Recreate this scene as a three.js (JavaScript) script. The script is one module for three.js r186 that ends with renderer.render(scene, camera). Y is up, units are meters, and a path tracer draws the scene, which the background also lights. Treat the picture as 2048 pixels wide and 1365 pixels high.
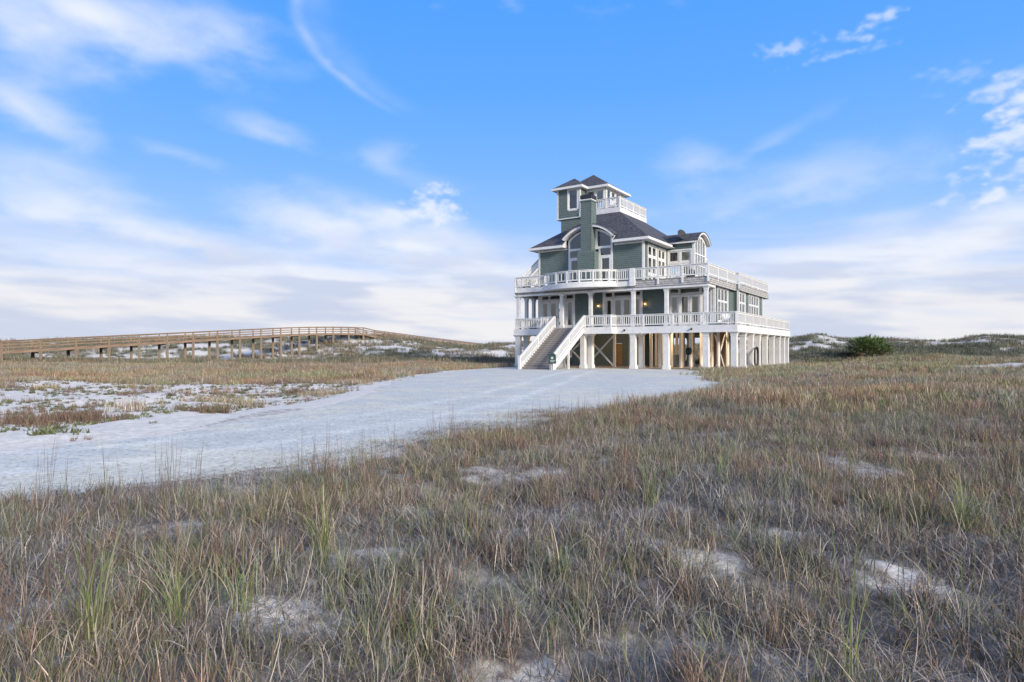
import * as THREE from 'three';
import { mergeGeometries } from 'three/addons/utils/BufferGeometryUtils.js';

// ---------------------------------------------------------------- camera, sky, sun, exposure
const FOCAL = 1277, EYE = 1.44;
const scene = new THREE.Scene();
const camera = new THREE.PerspectiveCamera(2 * Math.atan(682.5 / FOCAL) * 180 / Math.PI, 2048 / 1365, 0.1, 9000);
camera.position.set(0, EYE, 0);
camera.setViewOffset(2048, 1365, 0, -20.5, 2048, 1365);
const renderer = new THREE.WebGLRenderer({ antialias: true });
renderer.toneMapping = THREE.LinearToneMapping;
renderer.toneMappingExposure = 1.25;
renderer.shadowMap.enabled = true;
const sun = new THREE.DirectionalLight(new THREE.Color().setRGB(1.0, 0.90, 0.75), 3.8);
sun.position.set(0.56 * 100, 38, 0.80 * 100);
sun.castShadow = true; sun.shadow.radius = 22; sun.shadow.mapSize.set(2048, 2048);
Object.assign(sun.shadow.camera, { left: -80, right: 80, top: 80, bottom: -80, near: 1, far: 400 });
scene.add(sun, sun.target);

// ---------------------------------------------------------------- random numbers and noise
function mulberry(a) { return () => { a |= 0; a = a + 0x6D2B79F5 | 0; let t = Math.imul(a ^ a >>> 15, 1 | a); t = t + Math.imul(t ^ t >>> 7, 61 | t) ^ t; return ((t ^ t >>> 14) >>> 0) / 4294967296; }; }
const PERM = new Float32Array(65536); { const r = mulberry(77); for (let i = 0; i < 65536; i++) PERM[i] = r(); }
function vn(x, y) {
  const xi = Math.floor(x), yi = Math.floor(y); let fx = x - xi, fy = y - yi;
  fx = fx * fx * (3 - 2 * fx); fy = fy * fy * (3 - 2 * fy);
  const a = xi & 255, b = (xi + 1) & 255, c = (yi & 255) << 8, d = ((yi + 1) & 255) << 8;
  const p = PERM[a + c], q = PERM[b + c], r = PERM[a + d], s = PERM[b + d];
  return p + (q - p) * fx + (r - p + (p - q - r + s) * fx) * fy;
}
function fbm(x, y, o = 5) { let s = 0, a = 0.5, n = 0; for (let i = 0; i < o; i++) { s += a * vn(x, y); n += a; a *= 0.5; const t = x * 1.62 + y * 1.17 + 13.7; y = y * 1.62 - x * 1.17 + 7.3; x = t; } return s / n; }
const ss = (a, b, x) => { const t = Math.min(1, Math.max(0, (x - a) / (b - a))); return t * t * (3 - 2 * t); };
const lerp = (a, b, t) => a + (b - a) * t;
function table(xs, ys, x) { if (x <= xs[0]) return ys[0]; for (let i = 1; i < xs.length; i++) if (x <= xs[i]) return lerp(ys[i - 1], ys[i], (x - xs[i - 1]) / (xs[i] - xs[i - 1])); return ys[ys.length - 1]; }
const toLin = (c) => { c /= 255; return c <= 0.04045 ? c / 12.92 : Math.pow((c + 0.055) / 1.055, 2.4); };

// ---------------------------------------------------------------- the sky: air and clouds in azimuth and elevation
{
  const W = 4096, H = 2048, data = new Float32Array(W * H * 4), D = Math.PI / 180;
  const els = [-90, 0, 3, 7, 11, 16, 22, 30, 45, 90];
  const air = [[226, 229, 236], [226, 229, 236], [214, 223, 241], [184, 209, 250], [150, 195, 255], [122, 181, 255], [99, 169, 255], [82, 159, 254], [64, 140, 244], [52, 122, 228]].map((c) => c.map(toLin));
  const band = [0, 1, 2].map((k) => air.map((c) => c[k]));
  const airAt = new Float32Array(H * 3);
  for (let j = 0; j < H; j++) { const e = ((j + 0.5) / H - 0.5) * 180; for (let k = 0; k < 3; k++) airAt[j * 3 + k] = table(els, band[k], e); }
  // single clouds: azimuth, elevation, half width, half height (degrees), tilt, thickness, raggedness
  const clouds = [
    [-33.6, 24.0, 10, 2.4, -2, 1.0, 0.4], [-37.5, 21.2, 5, 2.4, -6, 0.7, 0.45], [-37.6, 16.8, 3.52, 1.56, -24, 0.8, 0.45], [-24.0, 24.7, 2.99, 1.69, 0, 0.35, 0.6], [-20.6, 17.9, 2.95, 0.91, -14, 0.45, 0.6], [-27.8, 15.2, 3.16, 0.67, -8, 0.3, 0.7],
    [-35.6, 13.2, 4.45, 1.04, -14, 0.4, 0.6], [-11.0, 16.9, 1.73, 1.05, 0, 0.3, 0.7], [-9.9, 15.6, 3.92, 0.9, -14, 0.16, 0.7], [-7.3, 12.7, 1.59, 0.93, 8, 0.8, 1.0], [-11.2, 11.4, 2.59, 1.18, 0, 0.7, 0.8], [-9.1, 9.8, 8.31, 2.24, -14, 0.95, 0.5],
    [-17.6, 10.5, 5.3, 1.49, -16, 0.85, 0.5], [-2.9, 8.1, 6.71, 1.76, -18, 0.7, 0.6], [-35.0, 11.0, 6.02, 1.42, -10, 0.7, 0.5], [-29.6, 9.0, 8.83, 0.91, -8, 0.7, 0.6], [-25.3, 8.2, 11.0, 0.87, -10, 0.7, 0.6], [-20.0, 6.0, 13.48, 0.75, -8, 0.65, 0.6],
    [-32.8, 6.5, 6.97, 0.74, -6, 0.5, 0.6], [-5.5, 5.3, 11.56, 1.33, -4, 0.8, 0.5], [29.3, 24.4, 1.0, 0.24, 4, 0.6, 1.2], [26.7, 23.4, 1.4, 0.3, -4, 0.5, 1.2], [23.0, 23.3, 1.6, 0.56, 2, 0.5, 1.3], [25.9, 22.2, 2.18, 0.28, 2, 0.4, 1.3],
    [34.6, 19.7, 1.82, 0.52, -4, 0.2, 1.3], [15.4, 15.7, 2.42, 1.44, 6, 0.45, 0.6], [25.8, 13.8, 6.55, 1.91, 4, 0.42, 0.6], [21.6, 16.7, 4.27, 0.61, 26, 0.2, 0.8], [20.4, 12.3, 6.7, 0.96, 4, 0.35, 0.7], [30.0, 10.2, 4.38, 0.45, 3, 0.3, 0.7],
    [37.7, 18.3, 1.69, 0.58, 24, 0.5, 1.2], [38.5, 16.6, 1.65, 0.97, 24, 0.55, 1.2], [38.2, 14.9, 1.94, 1.32, 20, 0.65, 1.2], [37.1, 16.1, 1.03, 0.4, 20, 0.5, 1.3], [36.4, 13.1, 1.45, 0.48, 16, 0.5, 1.3], [38.5, 12.5, 1.37, 0.54, 16, 0.5, 1.3],
    [36.4, 10.9, 0.81, 0.38, 20, 0.85, 1.1], [33.7, 10.9, 1.06, 0.32, 12, 0.5, 1.2], [36.8, 9.4, 3.45, 1.05, 16, 0.6, 0.8], [36.2, 8.1, 5.84, 1.42, 12, 1.0, 0.55], [29.3, 7.9, 6.49, 1.69, 2, 0.8, 0.5], [25.8, 6.4, 8.37, 1.36, 0, 0.75, 0.5],
    [34.4, 4.2, 6.71, 0.59, 4, 0.6, 0.6], [18.4, 4.8, 6.46, 1.1, -4, 0.45, 0.6], [32.9, 5.9, 8.22, 1.49, 2, 0.8, 0.5],
  ];
  const extra = mulberry(5);  // unseen clouds overhead and behind the camera, added to make the skylight less blue
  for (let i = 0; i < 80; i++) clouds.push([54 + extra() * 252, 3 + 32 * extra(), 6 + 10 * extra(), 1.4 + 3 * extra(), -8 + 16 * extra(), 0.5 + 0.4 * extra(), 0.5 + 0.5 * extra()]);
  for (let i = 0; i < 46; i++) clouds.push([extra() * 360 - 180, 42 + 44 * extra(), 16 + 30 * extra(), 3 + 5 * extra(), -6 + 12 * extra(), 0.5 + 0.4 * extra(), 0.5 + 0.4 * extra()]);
  const cos = clouds.map((c) => [Math.cos(c[4] * D), Math.sin(c[4] * D)]);
  const white = [236, 241, 251].map(toLin), lowWhite = [240, 238, 238].map(toLin), shade = [194, 204, 228].map(toLin);
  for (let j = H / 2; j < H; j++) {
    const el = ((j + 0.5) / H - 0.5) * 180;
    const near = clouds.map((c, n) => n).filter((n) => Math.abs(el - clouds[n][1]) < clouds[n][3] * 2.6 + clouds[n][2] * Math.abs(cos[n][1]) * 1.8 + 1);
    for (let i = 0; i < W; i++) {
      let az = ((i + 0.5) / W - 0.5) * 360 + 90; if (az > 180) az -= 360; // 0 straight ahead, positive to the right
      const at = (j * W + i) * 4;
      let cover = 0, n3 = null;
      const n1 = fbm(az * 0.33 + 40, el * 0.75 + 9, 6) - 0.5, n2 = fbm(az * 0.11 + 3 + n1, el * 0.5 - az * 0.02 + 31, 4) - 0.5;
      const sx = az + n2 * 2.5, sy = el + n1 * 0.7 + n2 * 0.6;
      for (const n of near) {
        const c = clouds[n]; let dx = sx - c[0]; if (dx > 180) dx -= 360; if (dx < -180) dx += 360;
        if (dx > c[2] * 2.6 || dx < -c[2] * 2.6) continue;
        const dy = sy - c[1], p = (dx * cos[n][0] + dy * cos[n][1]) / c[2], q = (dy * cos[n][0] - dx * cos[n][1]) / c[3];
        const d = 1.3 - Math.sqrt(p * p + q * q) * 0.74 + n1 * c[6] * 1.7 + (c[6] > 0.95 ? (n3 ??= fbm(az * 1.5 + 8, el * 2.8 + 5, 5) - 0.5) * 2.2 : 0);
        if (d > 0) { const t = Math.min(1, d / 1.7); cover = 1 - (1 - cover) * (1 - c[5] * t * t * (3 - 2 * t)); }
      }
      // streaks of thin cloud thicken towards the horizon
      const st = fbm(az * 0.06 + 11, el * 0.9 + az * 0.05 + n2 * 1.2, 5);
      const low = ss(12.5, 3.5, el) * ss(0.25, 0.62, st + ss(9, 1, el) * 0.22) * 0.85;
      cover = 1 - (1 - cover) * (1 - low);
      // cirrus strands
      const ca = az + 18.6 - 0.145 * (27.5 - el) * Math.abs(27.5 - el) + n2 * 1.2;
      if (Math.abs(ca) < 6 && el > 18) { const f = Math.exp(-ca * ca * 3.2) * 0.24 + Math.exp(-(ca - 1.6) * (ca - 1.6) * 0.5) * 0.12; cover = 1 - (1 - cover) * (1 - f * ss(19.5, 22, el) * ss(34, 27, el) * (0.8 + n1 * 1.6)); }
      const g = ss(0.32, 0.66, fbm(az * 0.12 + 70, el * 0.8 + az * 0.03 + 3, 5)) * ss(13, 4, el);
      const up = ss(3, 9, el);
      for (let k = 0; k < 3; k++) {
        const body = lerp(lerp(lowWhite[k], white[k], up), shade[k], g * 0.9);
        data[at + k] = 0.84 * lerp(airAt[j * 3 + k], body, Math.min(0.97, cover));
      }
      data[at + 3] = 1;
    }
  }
  for (let j = 0; j < H / 2; j++) for (let i = 0; i < W; i++) { const at = (j * W + i) * 4; data[at] = 0.34; data[at + 1] = 0.33; data[at + 2] = 0.31; data[at + 3] = 1; }
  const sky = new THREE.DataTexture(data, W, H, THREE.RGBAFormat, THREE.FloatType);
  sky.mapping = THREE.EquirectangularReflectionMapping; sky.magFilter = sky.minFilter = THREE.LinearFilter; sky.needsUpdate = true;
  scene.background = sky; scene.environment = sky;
}
console.log('sky done');

// ---------------------------------------------------------------- the lie of the land (x to the right, d into the distance, metres)
const bump = (x, d, cx, cd, sx, sd) => Math.exp(-(((x - cx) / sx) ** 2) - ((d - cd) / sd) ** 2);
const driveway = [[-14, 6.4], [-7.16, 8.93], [-6.2, 10.27], [-5.74, 12.77], [-5.03, 16.1], [-4.9, 22.7], [-5.9, 33], [-5.4, 40], [-3.2, 48], [-0.8, 56.6], [0.9, 57.9], [9.5, 52.2], [13.0, 49.6], [13.4, 46.4], [12.2, 42], [10.4, 36], [9.6, 32], [9.8, 28.5], [8.3, 24.7], [5.6, 20], [2.0, 15], [-0.2, 11.5], [-1.3, 10.1], [-2.2, 8.7], [-3.3, 7.35], [-4.6, 6.3], [-8.2, 4.7], [-16, 1.2], [-22, 3]];
function inPoly(P, x, y) { let k = false; for (let i = 0, j = P.length - 1; i < P.length; j = i++) { const [a, b] = P[i], [c, d] = P[j]; if ((b > y) !== (d > y) && x < (c - a) * (y - b) / (d - b) + a) k = !k; } return k; }
function polyDist(P, x, y) { let m = 1e9; for (let i = 0, j = P.length - 1; i < P.length; j = i++) { const [a, b] = P[i], [c, d] = P[j], ex = c - a, ey = d - b, t = Math.min(1, Math.max(0, ((x - a) * ex + (y - b) * ey) / (ex * ex + ey * ey))); m = Math.min(m, Math.hypot(x - a - ex * t, y - b - ey * t)); } return inPoly(P, x, y) ? -m : m; }
const UH = [-0.8278, 0.5610], VH = [0.5610, 0.8278], CX = 16.67, CD = 47.3; // the house: along its front, into its depth, its near corner
const houseUV = (x, d) => [(x - CX) * UH[0] + (d - CD) * UH[1], (x - CX) * VH[0] + (d - CD) * VH[1]];
function height(x, d) {
  const [hu, hv] = houseUV(x, d);
  const hd = Math.hypot(Math.max(0, -hu, hu - 20), Math.max(0, -5 - hv, hv - 20));
  const flat = ss(2, 9, hd);
  let h = 0;
  const r = Math.hypot(x, d);
  if (d > 45) {
    h += ss(92, 119, d + 0.15 * (x + 25)) * (1 - 0.45 * ss(122, 175, d)) * table([-140, -98, -80, -66, -50, -38, -30, -24, -16, -8, 0, 12, 40], [2.9, 3.0, 3.5, 3.9, 3.6, 3.7, 4.0, 4.05, 2.9, 2.0, 2.2, 2.6, 2.4], x) * ss(30, 5, x);
    h += ss(130, 190, d) * ss(-60, -20, x) * 0.7;
    h += 0.5 * bump(x, d, -12, 104, 8, 6) - 0.5 * bump(x, d, -46, 92, 14, 9);
    const rx = x / d * 100;
    h += ss(66, 98, d - 0.12 * Math.abs(x - 45)) * (1 - 0.35 * ss(105, 160, d)) * table([20, 40, 44, 46, 48, 50, 52, 58, 65, 69, 71, 74, 76, 90, 130], [1.5, 2.2, 2.7, 3.0, 3.45, 3.0, 2.75, 2.5, 2.2, 2.3, 2.7, 3.2, 3.1, 2.9, 3.2], rx) * ss(12, 40, x);
    h += (fbm(x * 0.09 + 5, d * 0.09, 4) - 0.5) * 1.5 * ss(70, 110, d) * (0.4 + 0.6 * ss(0.5, 3, h));
    h += (fbm(x * 0.5 + 5, d * 0.5, 3) - 0.5) * 0.45 * ss(80, 110, d);
  }
  h += 0.62 * ss(13, 36, x) * ss(28, 66, d);
  h += 0.35 * bump(x, d, 38, 69, 6, 5);
  const lumps = (fbm(x * 0.45 + 20, d * 0.45 + 4, 3) - 0.5) * 0.34 + (fbm(x * 0.12 + 2, d * 0.12 + 44, 2) - 0.5) * 0.7 * ss(12, 24, d) + (fbm(x * 2.1, d * 2.1 + 40, 3) - 0.5) * 0.10;
  const road = polyDist(driveway, x, d);
  h = h * flat + lumps * flat * ss(0.2, 2.2, road);
  if (r > 330) h *= 1 - 0.8 * ss(330, 900, r);
  return h;
}

// ---------------------------------------------------------------- textures
function tex(n, f, srgb, rx, ry = rx) {
  const a = new Uint8Array(n * n * 4);
  for (let j = 0; j < n; j++) for (let i = 0; i < n; i++) { const c = f(i, j), at = (j * n + i) * 4; a[at] = c[0]; a[at + 1] = c[1]; a[at + 2] = c[2]; a[at + 3] = 255; }
  const t = new THREE.DataTexture(a, n, n); t.wrapS = t.wrapT = THREE.RepeatWrapping; t.magFilter = THREE.LinearFilter; t.minFilter = THREE.LinearMipmapLinearFilter; t.generateMipmaps = true;
  if (srgb) t.colorSpace = THREE.SRGBColorSpace; t.repeat.set(1 / rx, 1 / ry); t.needsUpdate = true; return t;
}
const RT = mulberry(3);
const wrapNoise = (n, cells, seed) => { const r = mulberry(seed), g = new Float32Array(cells * cells).map(() => r()); return (i, j) => { const x = i / n * cells, y = j / n * cells, xi = Math.floor(x), yi = Math.floor(y), fx = x - xi, fy = y - yi, s = fx * fx * (3 - 2 * fx), t = fy * fy * (3 - 2 * fy), q = (a, b) => g[(b % cells) * cells + a % cells]; return lerp(lerp(q(xi, yi), q(xi + 1, yi), s), lerp(q(xi, yi + 1), q(xi + 1, yi + 1), s), t); }; };
const sA = wrapNoise(512, 16, 1), sB = wrapNoise(512, 64, 2), sC = wrapNoise(512, 256, 4), sD = wrapNoise(512, 128, 6);
const sandMap = tex(512, (i, j) => { const v = 222 + 26 * (sA(i, j) - 0.5) + 26 * (sB(i, j) - 0.5) + 34 * (sC(i, j) - 0.5); return [v, v, v]; }, true, 1.7);
const sandBump = tex(512, (i, j) => { const v = 128 + 90 * (sA(i, j) - 0.5) + 70 * (sB(i, j) - 0.5) + 50 * (sC(i, j) - 0.5); return [v, v, v]; }, false, 1.7);
const gravelMap = tex(512, (i, j) => { const k = sC(i, j), v = 214 + 22 * (sA(i, j) - 0.5) + 34 * (sD(i, j) - 0.5) + 60 * (k - 0.5) ; return [v, v + 1, v + 2]; }, true, 2.3);
const gravelBump = tex(512, (i, j) => { const v = 120 + 60 * (sA(i, j) - 0.5) + 80 * (sD(i, j) - 0.5) + 110 * (sC(i, j) - 0.5); return [v, v, v]; }, false, 2.3);
// the whole drive, 3 cm to the texel: shell grit, sand drifting in from the edges, two worn wheel tracks
const trackLine = [[-16, 3.2], [-9, 6.3], [-5.2, 9.2], [-2.6, 14], [-0.6, 20], [1.2, 28], [3.2, 38], [5, 46]];
const driveMap = tex(2048, (i, j) => {
  const x = -24 + i / 32, d = -6 + j / 32, a = fbm(x * 0.5, d * 0.5, 4), b = fbm(x * 2.3 + 9, d * 2.3, 3), k = PERM[(i * 7919 + j * 104729) & 65535], q = fbm(x * 9, d * 9 + 5, 2);
  let m = 1e9; if (d > 1 && d < 50) for (let t = 1; t < trackLine.length; t++) { const [p, u] = trackLine[t - 1], [c, w] = trackLine[t], ex = c - p, ey = w - u, z = Math.min(1, Math.max(0, ((x - p) * ex + (d - u) * ey) / (ex * ex + ey * ey))); m = Math.min(m, Math.hypot(x - p - ex * z, d - u - ey * z)); }
  const tr = Math.exp(-(((m - 0.85 + (a - 0.5) * 0.5) / 0.26) ** 2)) * (0.5 + b), sand = ss(0.5, 0.64, a + (b - 0.5) * 0.35);
  const v = 203 + 14 * (b - 0.5) + 16 * (q - 0.5) + 40 * (k - 0.5) + 13 * tr - (k < 0.03 ? 46 : 0);
  return [Math.min(255, v + 9 * sand), Math.min(255, v + 6 * sand), Math.min(255, v + 1 - 3 * sand)];
}, true, 64);
driveMap.offset.set(24 / 64, 6 / 64);
const wA = wrapNoise(512, 128, 8), wB = wrapNoise(512, 8, 9);
const woodMap = tex(512, (i, j) => { const v = 205 + 60 * (wA(i, Math.floor(j / 24) * 3) - 0.5) + 40 * (wB(j, i) - 0.5) + 18 * (sC(i, j) - 0.5); return [v, v, v]; }, true, 1.1);
const paintMap = tex(512, (i, j) => { const a = sA(i, j), b = sB(j, i >> 3), v = 236 + 16 * (a - 0.5) + 12 * (sD(i, j) - 0.5) - 22 * ss(0.72, 0.95, b) * ss(0.4, 0.8, a); return [v, v - 1, v - 3]; }, true, 3.3);
const shingleMap = tex(512, (i, j) => { const row = Math.floor(j / 32), t = Math.floor((i + (row % 2) * 20 + row * 7) / 42); const v = 196 + 74 * (PERM[(t * 37 + row * 911) & 65535] - 0.5) + 26 * (sC(i, j) - 0.5); const k = j % 32 < 3 ? 0.7 : 1; return [v * k, v * k, v * k]; }, true, 2.4);

// ---------------------------------------------------------------- materials (linear base colours)
const mat = (r, g, b, o = {}) => new THREE.MeshStandardMaterial({ color: new THREE.Color().setRGB(r, g, b), roughness: 0.8, metalness: 0, side: THREE.DoubleSide, ...o });
const M = {
  white: mat(0.84, 0.84, 0.83, { roughness: 0.55, map: paintMap }), siding: mat(0.15, 0.20, 0.19, { roughness: 0.7, map: paintMap }), weathered: mat(0.62, 0.60, 0.575, { map: woodMap, roughness: 0.85 }),
  tread: mat(0.52, 0.455, 0.40, { map: woodMap, roughness: 0.9 }), deck: mat(0.36, 0.33, 0.30, { map: woodMap, roughness: 0.9 }), roof: mat(0.108, 0.112, 0.135, { map: shingleMap, roughness: 0.95 }),
  inside: mat(0.45, 0.42, 0.37), pile: mat(0.74, 0.67, 0.57, { roughness: 0.85 }), walk: mat(0.41, 0.285, 0.195, { map: woodMap, roughness: 0.9 }), walkGrey: mat(0.33, 0.26, 0.195, { map: woodMap, roughness: 0.9 }),
  black: mat(0.02, 0.02, 0.022, { roughness: 0.5 }), darkGreen: mat(0.015, 0.04, 0.032, { roughness: 0.5 }), door: mat(0.50, 0.30, 0.12, { map: woodMap, roughness: 0.55 }), brown: mat(0.20, 0.12, 0.08, { map: woodMap }),
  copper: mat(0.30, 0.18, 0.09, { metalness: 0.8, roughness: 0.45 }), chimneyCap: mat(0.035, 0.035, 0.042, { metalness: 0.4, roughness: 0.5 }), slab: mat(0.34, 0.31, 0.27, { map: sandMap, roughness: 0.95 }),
  bin: mat(0.20, 0.25, 0.30, { roughness: 0.5 }), dish: mat(0.035, 0.038, 0.045, { roughness: 0.75 }),
  glass: new THREE.MeshPhysicalMaterial({ color: new THREE.Color().setRGB(0.82, 0.9, 0.9), roughness: 0.02, metalness: 0, transmission: 1, thickness: 0, ior: 2.0, side: THREE.DoubleSide }),
  bulb: new THREE.MeshStandardMaterial({ color: new THREE.Color().setRGB(0.9, 0.8, 0.6), emissive: new THREE.Color().setRGB(1, 0.62, 0.28), emissiveIntensity: 6 }),
};

// ---------------------------------------------------------------- mesh building
const V3 = (x, y, z) => new THREE.Vector3(x, y, z);
const taken = {};
const numbered = (n) => { const k = taken[n] = (taken[n] ?? -1) + 1; return k ? `${n}_${String(k).padStart(3, '0')}` : n; };
function tag(o, label, category, group, kind) { o.userData.label = label; if (category) o.userData.category = category; if (group) o.userData.group = group; if (kind) o.userData.kind = kind; return o; }
function thing(name, label, category, at = [0, 0, 0], turn = 0, group) { const o = new THREE.Group(); o.name = numbered(name); o.position.set(...at); o.rotation.y = turn; scene.add(o); return tag(o, label, category, group); }
function finish(geo, name, m, parent) { const o = new THREE.Mesh(geo, m); o.name = name; o.castShadow = o.receiveShadow = true; parent.add(o); return o; }
function part(name, parent, label) { const o = new THREE.Group(); o.name = name; parent.add(o); if (label) o.userData.label = label; return o; }
class MB {
  constructor() { this.p = []; this.n = []; }
  tri(a, b, c, na, nb, nc) { this.p.push(a.x, a.y, a.z, b.x, b.y, b.z, c.x, c.y, c.z); this.n.push(na.x, na.y, na.z, nb.x, nb.y, nb.z, nc.x, nc.y, nc.z); }
  face(a, b, c, hint) { const n = b.clone().sub(a).cross(c.clone().sub(a)); if (n.lengthSq() < 1e-16) return; n.normalize(); if (hint && n.dot(hint) < 0) { n.negate(); this.tri(a, c, b, n, n, n); } else this.tri(a, b, c, n, n, n); }
  quad(a, b, c, d, hint) { this.face(a, b, c, hint); this.face(a, c, d, hint); return this; }
  hexa(c) { // eight corners: bottom ring 0-3, top ring 4-7
    const m = c.reduce((s, v) => s.add(v), V3(0, 0, 0)).multiplyScalar(1 / 8);
    for (const f of [[0, 1, 2, 3], [4, 5, 6, 7], [0, 1, 5, 4], [1, 2, 6, 5], [2, 3, 7, 6], [3, 0, 4, 7]]) { const q = f.map((i) => c[i]); const o = q[0].clone().add(q[2]).multiplyScalar(0.5).sub(m); this.quad(...q, o); }
    return this;
  }
  box(x0, x1, y0, y1, z0, z1) { return this.hexa([V3(x0, y0, z0), V3(x1, y0, z0), V3(x1, y0, z1), V3(x0, y0, z1), V3(x0, y1, z0), V3(x1, y1, z0), V3(x1, y1, z1), V3(x0, y1, z1)]); }
  bar(a, b, w, h) { // a board between two points: w across, h upright
    const d = b.clone().sub(a).normalize(); let s = V3(0, 1, 0).cross(d); if (s.lengthSq() < 1e-6) s = V3(1, 0, 0); s.normalize(); const u = d.clone().cross(s).normalize();
    const q = (p, i, j) => p.clone().addScaledVector(s, i * w / 2).addScaledVector(u, j * h / 2);
    return this.hexa([q(a, -1, -1), q(a, 1, -1), q(b, 1, -1), q(b, -1, -1), q(a, -1, 1), q(a, 1, 1), q(b, 1, 1), q(b, -1, 1)]);
  }
  tube(a, b, ra, rb = ra, k = 8, cap = true) {
    const d = b.clone().sub(a).normalize(); let s = Math.abs(d.y) > 0.95 ? V3(1, 0, 0) : V3(0, 1, 0); s = s.cross(d).normalize(); const u = d.clone().cross(s);
    const dir = (i) => s.clone().multiplyScalar(Math.cos(i / k * 6.28319)).addScaledVector(u, Math.sin(i / k * 6.28319));
    for (let i = 0; i < k; i++) {
      const n0 = dir(i), n1 = dir(i + 1), p = a.clone().addScaledVector(n0, ra), q = a.clone().addScaledVector(n1, ra), r = b.clone().addScaledVector(n1, rb), t = b.clone().addScaledVector(n0, rb);
      this.tri(p, q, r, n0, n1, n1); this.tri(p, r, t, n0, n1, n0);
      if (cap) { this.face(a.clone(), p, q, d.clone().negate()); this.face(b.clone(), t, r, d); }
    }
    return this;
  }
  path(pts, r, k = 6) { for (let i = 1; i < pts.length; i++) this.tube(pts[i - 1], pts[i], r, r, k, i === 1 || i === pts.length - 1); return this; }
  geo() {
    const g = new THREE.BufferGeometry(), n = this.p.length / 3, uv = new Float32Array(n * 2);
    for (let i = 0; i < n; i++) { const [x, y, z] = [this.p[i * 3], this.p[i * 3 + 1], this.p[i * 3 + 2]], ax = Math.abs(this.n[i * 3]), ay = Math.abs(this.n[i * 3 + 1]), az = Math.abs(this.n[i * 3 + 2]); if (ay > ax && ay > az) { uv[i * 2] = x; uv[i * 2 + 1] = z; } else if (ax > az) { uv[i * 2] = z; uv[i * 2 + 1] = y; } else { uv[i * 2] = x; uv[i * 2 + 1] = y; } }
    g.setAttribute('position', new THREE.Float32BufferAttribute(this.p, 3)); g.setAttribute('normal', new THREE.Float32BufferAttribute(this.n, 3)); g.setAttribute('uv', new THREE.BufferAttribute(uv, 2)); return g;
  }
  build(name, m, parent) { return finish(this.geo(), name, m, parent); }
}
const box = (name, m, parent, ...b) => new MB().box(...b).build(name, m, parent);

// ---------------------------------------------------------------- plants cover: how dense, where
const sandSpots = [[60, 1215, 1.0], [310, 1080, 0.6], [570, 1240, 1.0], [690, 1120, 0.8], [1385, 1125, 0.9], [1450, 960, 0.9], [1420, 910, 0.8], [1330, 965, 0.7], [2035, 1010, 0.9], [1960, 1190, 0.9], [1150, 1345, 0.8], [1960, 850, 1.2], [1090, 950, 0.8], [1850, 930, 0.6], [250, 1000, 0.4], [880, 1000, 0.4], [1700, 960, 0.7], [1560, 1080, 0.6], [1780, 1160, 0.6]].map(([x, y, r]) => { const d = EYE * FOCAL / (y - 703); return [(x - 1024) / FOCAL * d, d, r * 0.15 * Math.sqrt(d)]; });
const strip = [[-11, 6.6], [-7.16, 8.93], [-6.2, 10.27], [-5.74, 12.77], [-5.03, 16.1], [-4.9, 19.5], [-5.6, 20.5], [-7.0, 16], [-8.2, 13], [-9.3, 12], [-14, 11.2], [-20, 9.6]];
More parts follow.
